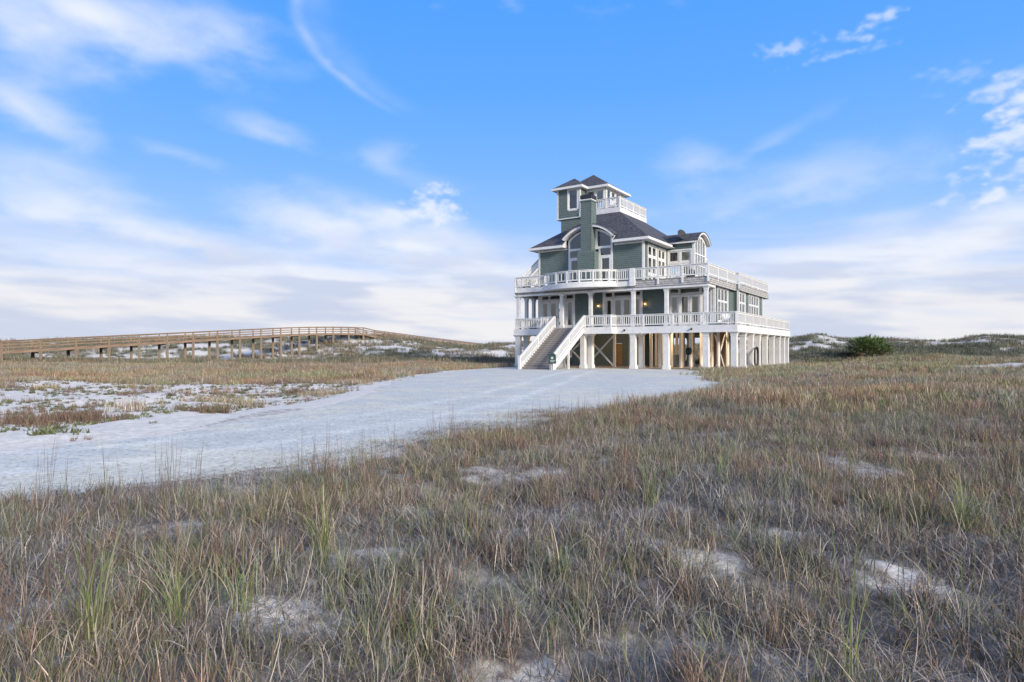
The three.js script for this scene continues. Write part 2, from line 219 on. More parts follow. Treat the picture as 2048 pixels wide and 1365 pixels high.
function cover(x, d) { // 0 bare sand .. 1 closed
  const [hu, hv] = houseUV(x, d);
  if (hu > -0.2 && hu < 20.2 && hv > -0.3 && hv < 19.8) return -1;
  const road = polyDist(driveway, x, d);
  if (road < -1.6) return -1;
  const n = fbm(x * 0.9 + 3, d * 0.9 + 8, 4), big = fbm(x * 0.16 + 50, d * 0.16, 3);
  if (road < 0) return x > -3.5 + 0.45 * (d - 7) ? Math.min(0.45, -0.1 + road * 0.55 + (n - 0.5) * 2.2) : -1;
  const fine = d < 17 ? fbm(x * 2.4 + 31, d * 2.4 + 3, 3) : n;
  let c;
  if (x > -2 + 0.5 * (d - 8) || d < 6.5) { // the near field, to the right of the drive
    c = 0.70 + (n - 0.47) * 2.0 + (big - 0.5) * 0.7 + (d < 17 ? (fine - 0.5) * 1.7 : 0);
    for (const [sx, sd, r] of sandSpots) c -= (0.15 + 1.5 * ss(0.56, 0.44, fine)) * Math.exp(-(((x - sx) / (r * 1.25)) ** 2 + ((d - sd) / (r * 1.0)) ** 2));
    if (d > 14 && x > 14) c -= 0.9 * bump(x, d, 20, 26, 6, 1.2) * (n > 0.42 ? 1 : 0.2) + 1.0 * bump(x, d, 37, 48, 9, 2.6) * (n > 0.4 ? 1 : 0.3);
    c = Math.min(c, 0.35 + road * 2.2);
    if (hv < 0 && hv > -9 && hu < 8 && hu > -2) c -= 0.55 * ss(-9, -3, hv); // worn strip before the house
  } else {
    const far = ss(27 + 10 * (big - 0.5), 33, d - 0.12 * (x + 12));
    c = lerp(-0.3 + (n - 0.55) * 2.6 + (big - 0.5) * 0.8, 0.85 + (n - 0.5) * 0.9 + (big - 0.5) * 0.6, far);
    c = Math.min(c, road * 0.8 - 0.1);
    if (inPoly(strip, x, d)) c = -0.2;
    if (d < 60) c -= 0.8 * bump(x, d, -4, 47, 5, 3) * (n > 0.5 ? 1 : 0.4);
  }
  if (d > 66) { // dunes: sand blown clear in ragged flecks
    const f = fbm(x * 0.45 + 9, d * 0.7 + 2, 5);
    const bare = ss(0.40, 0.52, f + 0.10 * (big - 0.5)) * ss(72, 94, d);
    const blow = bump(x, d, -62, 96, 20, 9) + bump(x, d, -47, 104, 9, 8) + 0.8 * bump(x, d, -14, 112, 12, 8) + 0.8 * bump(x, d, -5, 103, 8, 7) + 0.7 * bump(x, d, 38, 84, 9, 10);
    c -= bare * 0.95 * (0.5 + 0.7 * blow + 0.35 * ss(8, 30, x)) + blow * 0.35 * ss(0.36, 0.55, f);
  }
  return c;
}

// ---------------------------------------------------------------- ground and drive
{
  const ang = []; for (let a = -180; a < 180;) { ang.push(a); a += Math.abs(a + (a < 0 ? 0.001 : 0.2)) <= 52 ? 0.2 : 3; }
  const rad = [0]; for (let r = 0.4; r < 260; r *= 1.0135) rad.push(r); for (let r = 260; r < 5000; r *= 1.1) rad.push(r);
  const nA = ang.length, nR = rad.length, pos = new Float32Array(nA * nR * 3), uv = new Float32Array(nA * nR * 2), col = new Float32Array(nA * nR * 3), idx = [];
  for (let i = 0; i < nR; i++) for (let j = 0; j < nA; j++) {
    const a = ang[j] * Math.PI / 180, x = rad[i] * Math.sin(a), d = rad[i] * Math.cos(a), k = i * nA + j;
    pos[k * 3] = x; pos[k * 3 + 1] = height(x, d); pos[k * 3 + 2] = -d; uv[k * 2] = x; uv[k * 2 + 1] = d;
    const c = cover(x, d), g = fbm(x * 3.1, d * 3.1, 3);
    const litter = ss(0.1, 0.7, c + (g - 0.5) * 0.9) * (d > 70 ? 0.9 : 0.8), t = fbm(x * 0.35 + 7, d * 0.35, 3);
    const s = [0.80, 0.745, 0.65], l = d > 70 ? [0.24, 0.222, 0.165] : [0.135 + 0.05 * (t - 0.5), 0.12, 0.098 - 0.03 * (t - 0.5)];
    const crumbs = d < 16 && x > -6 && c > -0.9 ? (0.2 + 0.42 * ss(0.42, 0.6, fbm(x * 13 + 4, d * 13, 3))) * ss(-1, 0, c) : 0, li = Math.min(0.88, litter + crumbs * (1 - litter));
    for (let q = 0; q < 3; q++) col[k * 3 + q] = lerp(s[q], l[q], li);
  }
  for (let i = 0; i < nR - 1; i++) for (let j = 0; j < nA; j++) { const a = i * nA + j, b = i * nA + (j + 1) % nA, c = a + nA, d = b + nA; idx.push(a, c, b, b, c, d); }
  const g = new THREE.BufferGeometry(); g.setAttribute('position', new THREE.BufferAttribute(pos, 3)); g.setAttribute('uv', new THREE.BufferAttribute(uv, 2)); g.setAttribute('color', new THREE.BufferAttribute(col, 3)); g.setIndex(idx); g.computeVertexNormals();
  const o = finish(g, 'ground', mat(1.1, 1.1, 1.1, { map: sandMap, bumpMap: sandBump, bumpScale: 0.012, vertexColors: true, roughness: 1 }), scene);
  tag(o, 'white dune sand with dry plant litter under the grass', 'ground', null, 'structure');
}
{
  // ragged outline, laid 6 mm above the sand
  const P = driveway, out = [];
  for (let i = 0; i < P.length; i++) { const [a, b] = P[i], [c, d] = P[(i + 1) % P.length], L = Math.hypot(c - a, d - b), n = Math.max(1, Math.round(L / 0.25)), nx = (d - b) / L, ny = -(c - a) / L; for (let k = 0; k < n; k++) { const t = k / n, x = lerp(a, c, t), y = lerp(b, d, t), w = (fbm(x * 0.8, y * 0.8 + 90, 4) - 0.5) * 0.9; out.push(new THREE.Vector2(x + nx * w, y + ny * w)); } }
  const g = new THREE.ShapeGeometry(new THREE.Shape(out)), p = g.attributes.position, uv = g.attributes.uv;
  for (let i = 0; i < p.count; i++) { const x = p.getX(i), d = p.getY(i); p.setXYZ(i, x, 0.007, -d); uv.setXY(i, x, d); }
  for (let i = 0; i < g.attributes.normal.count; i++) g.attributes.normal.setXYZ(i, 0, 1, 0);
  const o = finish(g, 'driveway', mat(0.87, 0.87, 0.785, { map: driveMap, bumpMap: gravelBump, bumpScale: 0.004, roughness: 1 }), scene);
  tag(o, 'pale crushed shell driveway widening in front of the house', 'driveway', null, 'structure');
}
console.log('ground done');
// ---------------------------------------------------------------- the house: x along its front (from the near corner), z into its depth
const house = thing('beach_house', 'green beach house on white stilts with wrap-around decks', 'house', [CX, 0, -CD], Math.PI - Math.asin(UH[1]));
const F1 = 3.45, F2 = 7.2, F3 = 14.85, EAVE = 10.95, PITCH = 0.73;
// a wall frame: origin (x, z), direction along, outward normal
const wallFrame = (x, z, dx, dz, nx, nz) => ({ at: (a, y, o) => V3(x + dx * a + nx * o, y, z + dz * a + nz * o), n: V3(nx, 0, nz), d: V3(dx, 0, dz) });
const slabOn = (mb, f, a0, a1, y0, y1, o0, o1) => mb.hexa([f.at(a0, y0, o0), f.at(a1, y0, o0), f.at(a1, y0, o1), f.at(a0, y0, o1), f.at(a0, y1, o0), f.at(a1, y1, o0), f.at(a1, y1, o1), f.at(a0, y1, o1)]);
function siding(f, L, y0, y1, holes, m = M.siding, lap = 0.175, core = true) {
  const mb = new MB(), inner = new MB(), ys = new Set([y0, y1]), rows = [];
  for (let y = y0; y < y1; y += lap) ys.add(+y.toFixed(4));
  for (const h of holes) { if (h[2] > y0 && h[2] < y1) ys.add(h[2]); if (h[3] > y0 && h[3] < y1) ys.add(h[3]); }
  const s = [...ys].sort((a, b) => a - b), down = V3(0, -1, 0);
  const runs = (lo, hi) => { let r = [[0, L]]; for (const h of holes) if (h[2] < hi - 1e-4 && h[3] > lo + 1e-4) r = r.flatMap(([a, b]) => [[a, Math.min(b, h[0])], [Math.max(a, h[1]), b]].filter(([p, q]) => q - p > 0.01)); return r; };
  for (let i = 0; i < s.length - 1; i++) {
    const lo = s[i], hi = s[i + 1]; if (hi - lo < 1e-3) continue;
    const k = Math.floor((lo - y0 + 1e-3) / lap), o = (y) => 0.004 + 0.036 * (1 - (y - y0 - k * lap) / lap);
    for (const [a, b] of runs(lo, hi)) {
      mb.quad(f.at(a, lo, o(lo)), f.at(b, lo, o(lo)), f.at(b, hi, o(hi)), f.at(a, hi, o(hi)), f.n);
      mb.quad(f.at(a, lo, 0), f.at(b, lo, 0), f.at(b, lo, o(lo)), f.at(a, lo, o(lo)), down);
    }
  }
  const w = mb.build('siding_wall', m, house);
  if (core) {
    const cuts = [...new Set([y0, y1, ...holes.flatMap((h) => [h[2], h[3]])])].filter((y) => y >= y0 && y <= y1).sort((a, b) => a - b);
    for (let i = 0; i < cuts.length - 1; i++) for (const [a, b] of runs(cuts[i], cuts[i + 1])) slabOn(inner, f, a, b, cuts[i], cuts[i + 1], -0.16, -0.002);
    inner.build('wall_lining', M.inside, w);
  }
  return w;
}
// a glazed unit in a hole: casing, sash bars and one pane for each opening
function glazing(name, f, a0, a1, y0, y1, cols, rows, o = {}) {
  const g = part(name, house), cas = o.casing ?? 0.13, bar = o.bar ?? 0.07, fr = new MB(), proud = o.proud ?? 0.055;
  slabOn(fr, f, a0 - cas, a0, y0 - 0.04, y1 + cas, -0.10, proud); slabOn(fr, f, a1, a1 + cas, y0 - 0.04, y1 + cas, -0.10, proud);
  slabOn(fr, f, a0, a1, y1, y1 + cas, -0.10, proud - 0.003); slabOn(fr, f, a0, a1, y0 - (o.sill ?? 0.1), y0, -0.10, proud - 0.003);
  if (o.sill === undefined) slabOn(fr, f, a0 - cas - 0.04, a1 + cas + 0.04, y0 - 0.16, y0 - 0.1, -0.02, proud + 0.05);
  fr.build('frame', M.white, g);
  const sash = new MB(), A = [a0, ...cols.map((t) => lerp(a0, a1, t)), a1], Y = [y0, ...rows.map((t) => lerp(y0, y1, t)), y1];
  for (let i = 1; i < A.length - 1; i++) slabOn(sash, f, A[i] - bar / 2, A[i] + bar / 2, y0, y1, -0.07, 0.02);
  for (let j = 1; j < Y.length - 1; j++) slabOn(sash, f, a0, a1, Y[j] - bar / 2, Y[j] + bar / 2, -0.066, 0.016);
  const st = o.stile ?? 0.05, bt = o.bottom ?? st;
  for (let i = 0; i < A.length - 1; i++) for (let j = 0; j < Y.length - 1; j++) {
    const p = A[i] + (i ? bar / 2 : 0), q = A[i + 1] - (i < A.length - 2 ? bar / 2 : 0), r = Y[j] + (j ? bar / 2 : 0), s = Y[j + 1] - (j < Y.length - 2 ? bar / 2 : 0), b = j ? st : bt;
    slabOn(sash, f, p, p + st, r, s, -0.055, 0.0); slabOn(sash, f, q - st, q, r, s, -0.055, 0.0); slabOn(sash, f, p + st, q - st, r, r + b, -0.053, -0.002); slabOn(sash, f, p + st, q - st, s - st, s, -0.053, -0.002);
    const pane = new MB(); pane.quad(f.at(p + st, r + b, -0.03), f.at(q - st, r + b, -0.03), f.at(q - st, s - st, -0.03), f.at(p + st, s - st, -0.03), f.n); pane.build('pane', M.glass, g);
  }
  sash.build(o.sash ?? 'sash', M.white, g);
  if (o.handle) for (const a of o.handle) { const h = new MB(); slabOn(h, f, a - 0.02, a + 0.02, y0 + 0.98, y0 + 1.14, 0, 0.05); h.build('handle', M.copper, g); }
  return g;
}
function railing(pts, h = 0.98, o = {}) {
  const g = part('railing', house, o.label), gap = 0.19, drop = o.drop ?? 0;
  const P = pts.map((p) => V3(...p)), top = new MB(), low = new MB(), bal = new MB(), posts = [], up = V3(0, 1, 0);
  for (let i = 0; i < P.length - 1; i++) {
    const a = P[i], b = P[i + 1], L = Math.hypot(b.x - a.x, b.z - a.z), bays = Math.max(1, Math.round(L / (o.bay ?? 2.3)));
    top.bar(a.clone().addScaledVector(up, h - 0.03), b.clone().addScaledVector(up, h - 0.03), 0.15, 0.05);
    top.bar(a.clone().addScaledVector(up, h - 0.12), b.clone().addScaledVector(up, h - 0.12), 0.05, 0.10);
    low.bar(a.clone().addScaledVector(up, 0.15), b.clone().addScaledVector(up, 0.15), 0.06, 0.09);
    const nb = Math.max(2, Math.round(L / gap));
    for (let k = 1; k < nb; k++) { const q = a.clone().lerp(b, k / nb); bal.box(q.x - 0.026, q.x + 0.026, q.y + 0.19, q.y + h - 0.16, q.z - 0.026, q.z + 0.026); }
    if (!o.nopost) for (let k = 0; k <= bays; k++) { if (k === bays && i < P.length - 2) continue; if (o.curve && k === 0 && i % o.curve) continue; posts.push(a.clone().lerp(b, k / bays)); }
  }
  top.build('top_rail', M.white, g); low.build('bottom_rail', M.white, g);
  const bm = bal.build('balusters', M.white, g); bm.userData.kind = 'stuff';
  for (const p of posts) box('post', M.white, g, p.x - 0.065, p.x + 0.065, p.y - drop, p.y + h - 0.002, p.z - 0.065, p.z + 0.065);
  return g;
}
const colGeo = {};
function column(x, z, y0, y1, w) {
  const g = part('column', house), key = `${y1 - y0}/${w}`; g.position.set(x, y0, z);
  if (!colGeo[key]) {
    const H = y1 - y0, s = new MB(), b = new MB(), c = new MB(), e = w / 2;
    s.box(-e, e, 0.3, H - 0.24, -e, e);
    b.box(-e - 0.055, e + 0.055, -0.3, 0.26, -e - 0.055, e + 0.055); b.box(-e - 0.028, e + 0.028, 0.26, 0.34, -e - 0.028, e + 0.028);
    c.box(-e - 0.03, e + 0.03, H - 0.30, H - 0.24, -e - 0.03, e + 0.03);
    const k = [e + 0.01, e + 0.03, e + 0.08, e + 0.16], yy = [H - 0.24, H - 0.16, H - 0.08, H];
    for (let i = 0; i < 3; i++) { const r = (q, y) => [V3(-q, y, -q), V3(q, y, -q), V3(q, y, q), V3(-q, y, q)]; c.hexa([...r(k[i], yy[i]), ...r(k[i + 1], yy[i + 1])]); }
    colGeo[key] = [s.geo(), b.geo(), c.geo()];
  }
  finish(colGeo[key][0], 'shaft', M.white, g); finish(colGeo[key][1], 'base', M.white, g); finish(colGeo[key][2], 'capital', M.white, g);
  return g;
}

// ---- ground floor: slab, columns, piles, store room
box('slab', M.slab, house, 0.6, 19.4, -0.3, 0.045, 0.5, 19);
for (const x of [0.25, 2.35, 5.5, 8.3, 12.2, 15.0, 19.6]) column(x, 0.25, 0, 2.9, 0.42);
for (const z of [2.7, 5.1, 7.4, 10, 12.7, 15.2, 17.3, 19.15]) column(0.25, z, 0, 2.9, 0.42);
for (const z of [1.65, 4.4, 8, 12, 16, 19.15]) column(19.6, z, 0, 2.9, 0.42);
column(12.4, -0.72, 0, 2.9, 0.40); column(8.0, 1.15, 0, 2.9, 0.36); column(15.9, -0.72, 0, 2.9, 0.40);
for (const x of [5.5, 10, 14.5]) column(x, 19.15, 0, 2.9, 0.42);
const pileGeo = new MB().tube(V3(0, -0.3, 0), V3(0, 3.25, 0), 0.14, 0.125, 12).geo();
for (const [x, z] of [[2.0, 2.2], [4.3, 2.4], [6.9, 2.4], [9.6, 2.6], [11.1, 2.6], [13.6, 2.4], [2.0, 4.8], [4.3, 5.2], [6.9, 5.2], [9.6, 5.4], [2.0, 7.6], [4.3, 8.2], [6.9, 8.0], [9.4, 8.0], [3.2, 11], [6.0, 11], [9.0, 11.2], [3.2, 14], [6.0, 14.2], [9.0, 14.4], [2.0, 17], [5.6, 17], [9.4, 17], [13.4, 17], [16.6, 2.6], [12.3, 5.2], [15.6, 5.2], [8.2, 3.8], [5.6, 3.8], [3.1, 3.6], [8.2, 6.6], [5.6, 6.6], [8.0, 9.6], [7.4, 12.6], [4.6, 12.6]]) { const p = finish(pileGeo, 'pile', M.pile, house); p.position.set(x, 0, z); }
function brace(a, b, w = 0.06, h = 0.14) { new MB().bar(V3(...a), V3(...b), w, h).build('brace', M.white, house); }
brace([2.2, 0.1, 2.2], [2.2, 2.8, 4.8]); brace([2.28, 2.8, 2.2], [2.28, 0.1, 4.8]);
brace([11.1, 2.8, 2.4], [13.6, 0.2, 2.2]); brace([11.1, 0.2, 2.32], [13.6, 2.8, 2.12]); brace([13.6, 2.8, 2.2], [16.6, 0.2, 2.4]); brace([13.6, 0.2, 2.12], [16.6, 2.8, 2.32]);
{
  const f = wallFrame(18.6, 8.6, -1, 0, 0, -1), holes = [[4.75, 5.55, 0.1, 2.22]];
  siding(f, 7.2, 0.05, 3.2, holes); siding(wallFrame(11.4, 8.6, 0, 1, -1, 0), 7, 0.05, 3.2, []); siding(wallFrame(18.6, 15.6, 0, -1, 1, 0), 7, 0.05, 3.2, []);
  const d = part('door', house, 'varnished orange wood door'); const lf = new MB(); slabOn(lf, f, 4.75, 5.55, 0.1, 2.2, -0.1, -0.05); for (const [a, b] of [[4.83, 5.1], [5.2, 5.47]]) slabOn(lf, f, a, b, 0.3, 2.05, -0.05, -0.035); lf.build('leaf', M.door, d);
  const h = new MB(); slabOn(h, f, 5.44, 5.5, 1.05, 1.12, -0.05, 0.02); h.build('handle', M.copper, d);
  siding(wallFrame(4.9, 9.4, -1, 0, 0, -1), 1.6, 0.05, 3.2, [], M.brown); siding(wallFrame(3.3, 9.4, 0, 1, -1, 0), 1.6, 0.05, 3.2, [], M.brown);
}
// ceiling lamps under the deck
for (const [x, z] of [[9.0, 4.0], [3.1, 3.8], [14.4, 4.2], [5.9, 4.3]]) {
  const g = part('ceiling_lamp', house); g.position.set(x, 3.17, z);
  const b = new MB(); b.tube(V3(0, -0.02, 0), V3(0, 0.03, 0), 0.14, 0.14, 12); b.build('base_plate', M.white, g);
  const s = new THREE.SphereGeometry(0.11, 14, 8, 0, Math.PI * 2, Math.PI / 2, Math.PI / 2); const bowl = finish(s, 'lamp_bowl', M.bulb, g); bowl.position.y = -0.02;
  const L = new THREE.PointLight(new THREE.Color().setRGB(1, 0.74, 0.48), 10); L.position.set(0, -0.16, 0); L.castShadow = true; L.shadow.radius = 5; g.add(L);
}

// ---- first floor deck
box('deck', M.deck, house, 0.02, 19.83, 3.2, F1, 0.02, 19.4);
box('deck', M.deck, house, 9.72, 16.44, 3.2, F1 - 0.003, -0.98, 0.02);
{
  const band = (x0, x1, z0, z1) => { const g = part('fascia', house); box('board', M.white, g, x0, x1, 2.98, F1 - 0.02, z0, z1); const e = 0.03; box('moulding', M.white, g, x0 - e, x1 + e, 2.88, 2.985, z0 - e, z1 + e); };
  band(-0.04, 9.68, -0.06, 0.018); band(16.48, 19.9, -0.06, 0.018); band(9.68, 16.48, -1.06, -0.982); band(9.64, 9.718, -0.981, -0.062); band(16.442, 16.52, -0.981, -0.062);
  band(-0.07, 0.016, 0.02, 19.4); band(19.834, 19.91, 0.02, 19.4); band(0.02, 19.83, 19.402, 19.48);
}
railing([[19.75, F1, 0.08], [16.4, F1, 0.08], [16.4, F1, -0.9], [15.16, F1, -0.9]]); railing([[12.14, F1, -0.9], [9.8, F1, -0.9], [9.8, F1, 0.08], [0.08, F1, 0.08], [0.08, F1, 19.3], [19.75, F1, 19.3], [19.75, F1, 0.1]]);
// spotlights on the fascia
for (const x of [8.95, 3.4]) { const g = part('spotlight', house); const m = new MB(); m.tube(V3(x, 3.2, -0.06), V3(x, 3.2, -0.12), 0.03, 0.03, 8); m.tube(V3(x, 3.2, -0.10), V3(x - 0.03, 3.12, -0.2), 0.06, 0.08, 10); m.build('housing', M.black, g); }

// ---- front stairs
{
  const g = part('staircase', house), n = 19, z0 = -1.0, run = 5.3, x0 = 12.2, x1 = 15.1, low = -0.14;
  const step = run / n, rise = (F1 - low) / (n + 1);
  const tg = new MB().box(x0 + 0.06, x1 - 0.06, -0.045, 0, -step / 2 - 0.03, step / 2).geo(), rg = new MB().box(x0 + 0.07, x1 - 0.07, -rise, -0.045, step / 2 - 0.03, step / 2).geo();
  for (let k = 1; k <= n; k++) { const y = F1 - rise * k, z = z0 - 0.06 - step * (k - 0.5); finish(tg, 'tread', M.tread, g).position.set(0, y, z); finish(rg, 'riser', M.deck, g).position.set(0, y + rise - 0.001, z + 0.0); }
  for (const x of [x0, x1]) {
    const s = new MB(), A = V3(x, F1 - 0.22, z0 - 0.06), B = V3(x, low - 0.02 + 0.04, z0 - 0.06 - run); s.bar(A, B, 0.09, 0.36); s.build('stringer', M.white, g);
    const up = V3(0, 1, 0), t = V3(x, F1, z0), b = V3(x, low + rise, z0 - 0.06 - run), top = new MB(), bot = new MB(), bal = new MB();
    top.bar(t.clone().addScaledVector(up, 0.95), b.clone().addScaledVector(up, 0.92), 0.15, 0.06); top.bar(t.clone().addScaledVector(up, 0.86), b.clone().addScaledVector(up, 0.83), 0.05, 0.11); top.build('top_rail', M.white, g);
    bot.bar(t.clone().addScaledVector(up, 0.2), b.clone().addScaledVector(up, 0.2), 0.06, 0.1); bot.build('bottom_rail', M.white, g);
    for (let k = 1; k < 30; k++) { const q = t.clone().lerp(b, k / 30); bal.box(x - 0.032, x + 0.032, q.y + 0.22, q.y + 0.85, q.z - 0.032, q.z + 0.032); } bal.build('balusters', M.white, g).userData.kind = 'stuff';
    box('newel', M.white, g, x - 0.1, x + 0.1, low - 0.3, low + rise + 1.0, b.z - 0.1, b.z + 0.1); box('newel_cap', M.white, g, x - 0.14, x + 0.14, low + rise + 1.0, low + rise + 1.06, b.z - 0.14, b.z + 0.14);
    box('newel', M.white, g, x - 0.08, x + 0.08, F1 - 0.1, F1 + 1.0, t.z + 0.001, t.z + 0.16);
    const mid = t.clone().lerp(b, 0.5); box('newel', M.white, g, x - 0.08, x + 0.08, -0.3, mid.y - 0.3, mid.z - 0.08, mid.z + 0.08); box('newel', M.white, g, x - 0.07, x + 0.07, mid.y - 0.1, mid.y + 0.92, mid.z - 0.07, mid.z + 0.07);
  }
}

// ---- first floor walls and openings
const front1 = wallFrame(18.5, 2.1, -1, 0, 0, -1), doorTop = 6.62;
const units = [[0.25, 3.65], [6.68, 10.08], [12.55, 15.95]];
siding(front1, 16.2, F1, 6.72, units.map(([a, b]) => [a, b, F1, doorTop]));
for (const [a, b] of units) {
  const w = b - a, s = w * 0.245, tr = 6.02;
  for (const [p, q, c] of [[a, a + s, []], [a + s, b - s, [0.5]], [b - s, b, []]]) {
    const dbl = c.length > 0;
    glazing(dbl ? 'french_door' : 'side_door', front1, p + 0.06, q - 0.06, F1 + 0.06, tr - 0.04, c, [], { casing: 0.06, stile: 0.15, bottom: 0.3, bar: 0.03, sill: 0.05, sash: 'door_leaf', handle: dbl ? [(p + q) / 2 - 0.12, (p + q) / 2 + 0.12] : null });
    glazing('transom_window', front1, p + 0.06, q - 0.06, tr + 0.1, doorTop - 0.08, [], [], { casing: 0.06, stile: 0.04, sill: 0.06 });
  }
  const cs = new MB(); slabOn(cs, front1, a - 0.14, a, F1, doorTop + 0.12, -0.02, 0.06); slabOn(cs, front1, b, b + 0.14, F1, doorTop + 0.12, -0.02, 0.06); slabOn(cs, front1, a, b, doorTop - 0.02, doorTop + 0.118, -0.02, 0.058); cs.build('casing', M.white, house);
}
const side1a = wallFrame(2.3, 2.1, 0, 1, -1, 0), side1b = wallFrame(1.9, 7.6, 0, 1, -1, 0);
siding(side1a, 5.5, F1, 6.72, [[0.9, 3.7, 3.9, 6.5]]); siding(wallFrame(2.3, 7.6, -1, 0, 0, -1), 0.4, F1, 6.72, []);
siding(side1b, 8.6, F1, 6.72, [[0.35, 2.2, 3.9, 6.5], [3.6, 7.2, 3.9, 6.5]]);
glazing('window', side1a, 0.9, 3.7, 3.9, 6.5, [1 / 3, 2 / 3], [0.62]); glazing('window', side1b, 0.35, 2.2, 3.9, 6.5, [0.5], [0.34, 0.67]); glazing('window', side1b, 3.6, 7.2, 3.9, 6.5, [0.25, 0.5, 0.75], [0.67]);
siding(wallFrame(18.5, 16.2, 0, -1, 1, 0), 14.1, F1, 6.72, [[4, 6, 4.2, 6.3], [9, 11, 4.2, 6.3]]); glazing('window', wallFrame(18.5, 16.2, 0, -1, 1, 0), 4, 6, 4.2, 6.3, [0.5], [0.6]); glazing('window', wallFrame(18.5, 16.2, 0, -1, 1, 0), 9, 11, 4.2, 6.3, [0.5], [0.6]);
{ const back = wallFrame(1.9, 16.2, 1, 0, 0, 1); siding(back, 16.6, F1, 6.72, [[2, 6, 3.9, 6.4], [9, 14, 3.9, 6.4]]); glazing('window', back, 2, 6, 3.9, 6.4, [0.25, 0.5, 0.75], [0.65]); glazing('window', back, 9, 14, 3.9, 6.4, [0.2, 0.4, 0.6, 0.8], [0.65]); }
for (const [x, z, w] of [[2.3, 2.1, 0.16], [18.5, 2.1, 0.16], [1.9, 7.6, 0.16], [1.9, 16.2, 0.16], [18.5, 16.2, 0.14]]) box('corner_board', M.white, house, x - w / 2 - 0.02, x + w / 2, F1 + 0.003, 6.72, z - w / 2, z + w / 2 - 0.02);
{ const p = new MB(); p.box(6.5, 6.6, F1, 6.6, 2.4, 9); p.box(12.3, 12.4, F1, 6.6, 2.4, 9); p.box(2.6, 18.2, F1, 6.6, 9, 9.1); p.build('inner_wall', M.inside, house); }
// porch columns and beam
for (const x of [2.35, 5.5, 8.3, 12.2, 15.0, 19.6]) column(x, 0.25, F1, 6.44, 0.27);
for (const z of [1.65, 2.9, 6, 10, 14]) column(19.6, z, F1, 6.44, 0.27);
{ const p = new MB(); p.box(8.3, 19.78, 6.42, 6.75, 0.1, 0.4); p.build('beam', M.white, house); const q = new MB(); q.box(2.15, 8.3, 6.42, 6.62, 0.06, 0.4); q.build('beam', M.white, house); const s = new MB(); s.box(19.45, 19.78, 6.42, 6.75, 0.401, 16.2); s.build('beam', M.white, house); const t = new MB(); t.box(2.15, 2.45, 6.42, 6.6, 0.401, 2.0); t.build('beam', M.white, house); }
// lanterns beside the middle doors
for (const x of [12.33, 8.02]) {
  const g = part('wall_lantern', house, 'lit copper lantern on the porch wall'); g.position.set(x, 5.42, 2.07);
  const c = new MB(); c.box(-0.06, 0.06, -0.05, 0.25, -0.03, 0); c.bar(V3(0, 0.2, -0.03), V3(0, 0.26, -0.16), 0.02, 0.02);
  for (const [a, b] of [[-1, -1], [1, -1], [-1, 1], [1, 1]]) c.box(a * 0.085 - 0.008, a * 0.085 + 0.008, -0.15, 0.15, -0.16 + b * 0.085 - 0.008, -0.16 + b * 0.085 + 0.008);
  c.box(-0.1, 0.1, -0.17, -0.15, -0.26, -0.06); const r = (q, y) => [V3(-q, y, -0.16 - q), V3(q, y, -0.16 - q), V3(q, y, -0.16 + q), V3(-q, y, -0.16 + q)]; c.hexa([...r(0.12, 0.15), ...r(0.03, 0.25)]); c.build('cage', M.copper, g);
  const f = finish(new THREE.SphereGeometry(0.045, 10, 8), 'bulb', M.bulb, g); f.position.set(0, -0.02, -0.16);
  const L = new THREE.PointLight(new THREE.Color().setRGB(1, 0.6, 0.28), 0.28); L.position.set(0, -0.02, -0.16); L.castShadow = true; L.shadow.radius = 2; g.add(L);
}

// ---- second floor deck with its bowed bay
const BAY = (k) => { const t = -1 + 2 * k, x = 13.1 - t * 3.4; return [x, -0.45 - 1.2 * (1 - t * t)]; };
box('deck', M.deck, house, 2.12, 19.8, 6.6, F2, 0.04, 18.1);
{
  const s = new THREE.Shape(); s.moveTo(16.5, -0.03); for (let k = 0; k <= 24; k++) { const [x, z] = BAY(k / 24); s.lineTo(x, -z); } s.lineTo(9.7, -0.03); s.closePath();
  const g = new THREE.ExtrudeGeometry(s, { depth: 0.42, bevelEnabled: false }); g.rotateX(-Math.PI / 2); g.translate(0, 6.77, 0); finish(g, 'deck_bay', M.white, house);
  const fa = new MB(); for (let k = 0; k < 24; k++) { const [x, z] = BAY(k / 24), [x2, z2] = BAY((k + 1) / 24); fa.hexa([V3(x, 6.74, z - 0.06), V3(x2, 6.74, z2 - 0.06), V3(x2, 6.74, z2 - 0.003), V3(x, 6.74, z - 0.003), V3(x, F2 - 0.02, z - 0.06), V3(x2, F2 - 0.02, z2 - 0.06), V3(x2, F2 - 0.02, z2 - 0.003), V3(x, F2 - 0.02, z - 0.003)]); } fa.build('fascia', M.white, house);
  box('fascia', M.white, house, 8.3, 19.86, 6.76, F2 - 0.03, -0.02, 0.038); box('fascia', M.white, house, 19.802, 19.87, 6.42, F2 - 0.03, 0.04, 18.1);
  siding(wallFrame(8.1, 0.03, -1, 0, 0, -1), 6.0, 6.63, 7.12, [], M.weathered, 0.16, false);
  siding(wallFrame(2.1, 0.03, 0, 1, -1, 0), 7.5, 6.63, 7.12, [], M.weathered, 0.16, false); siding(wallFrame(1.72, 7.53, 0, 1, -1, 0), 10.6, 6.63, 7.12, [], M.weathered, 0.16, false); siding(wallFrame(2.1, 7.53, -1, 0, 0, -1), 0.38, 6.63, 7.12, [], M.weathered, 0.16, false);
  box('deck', M.deck, house, 1.74, 2.118, 6.6, F2 - 0.004, 7.55, 18.1);
  box('drip_edge', M.black, house, 1.7, 1.76, 6.58, 6.625, 7.5, 18.1); box('drip_edge', M.black, house, 2.06, 2.14, 6.58, 6.625, 2.2, 7.49);
  box('pilaster', M.white, house, 8.1, 8.5, 6.75, 8.2, -0.12, 0.2);
}
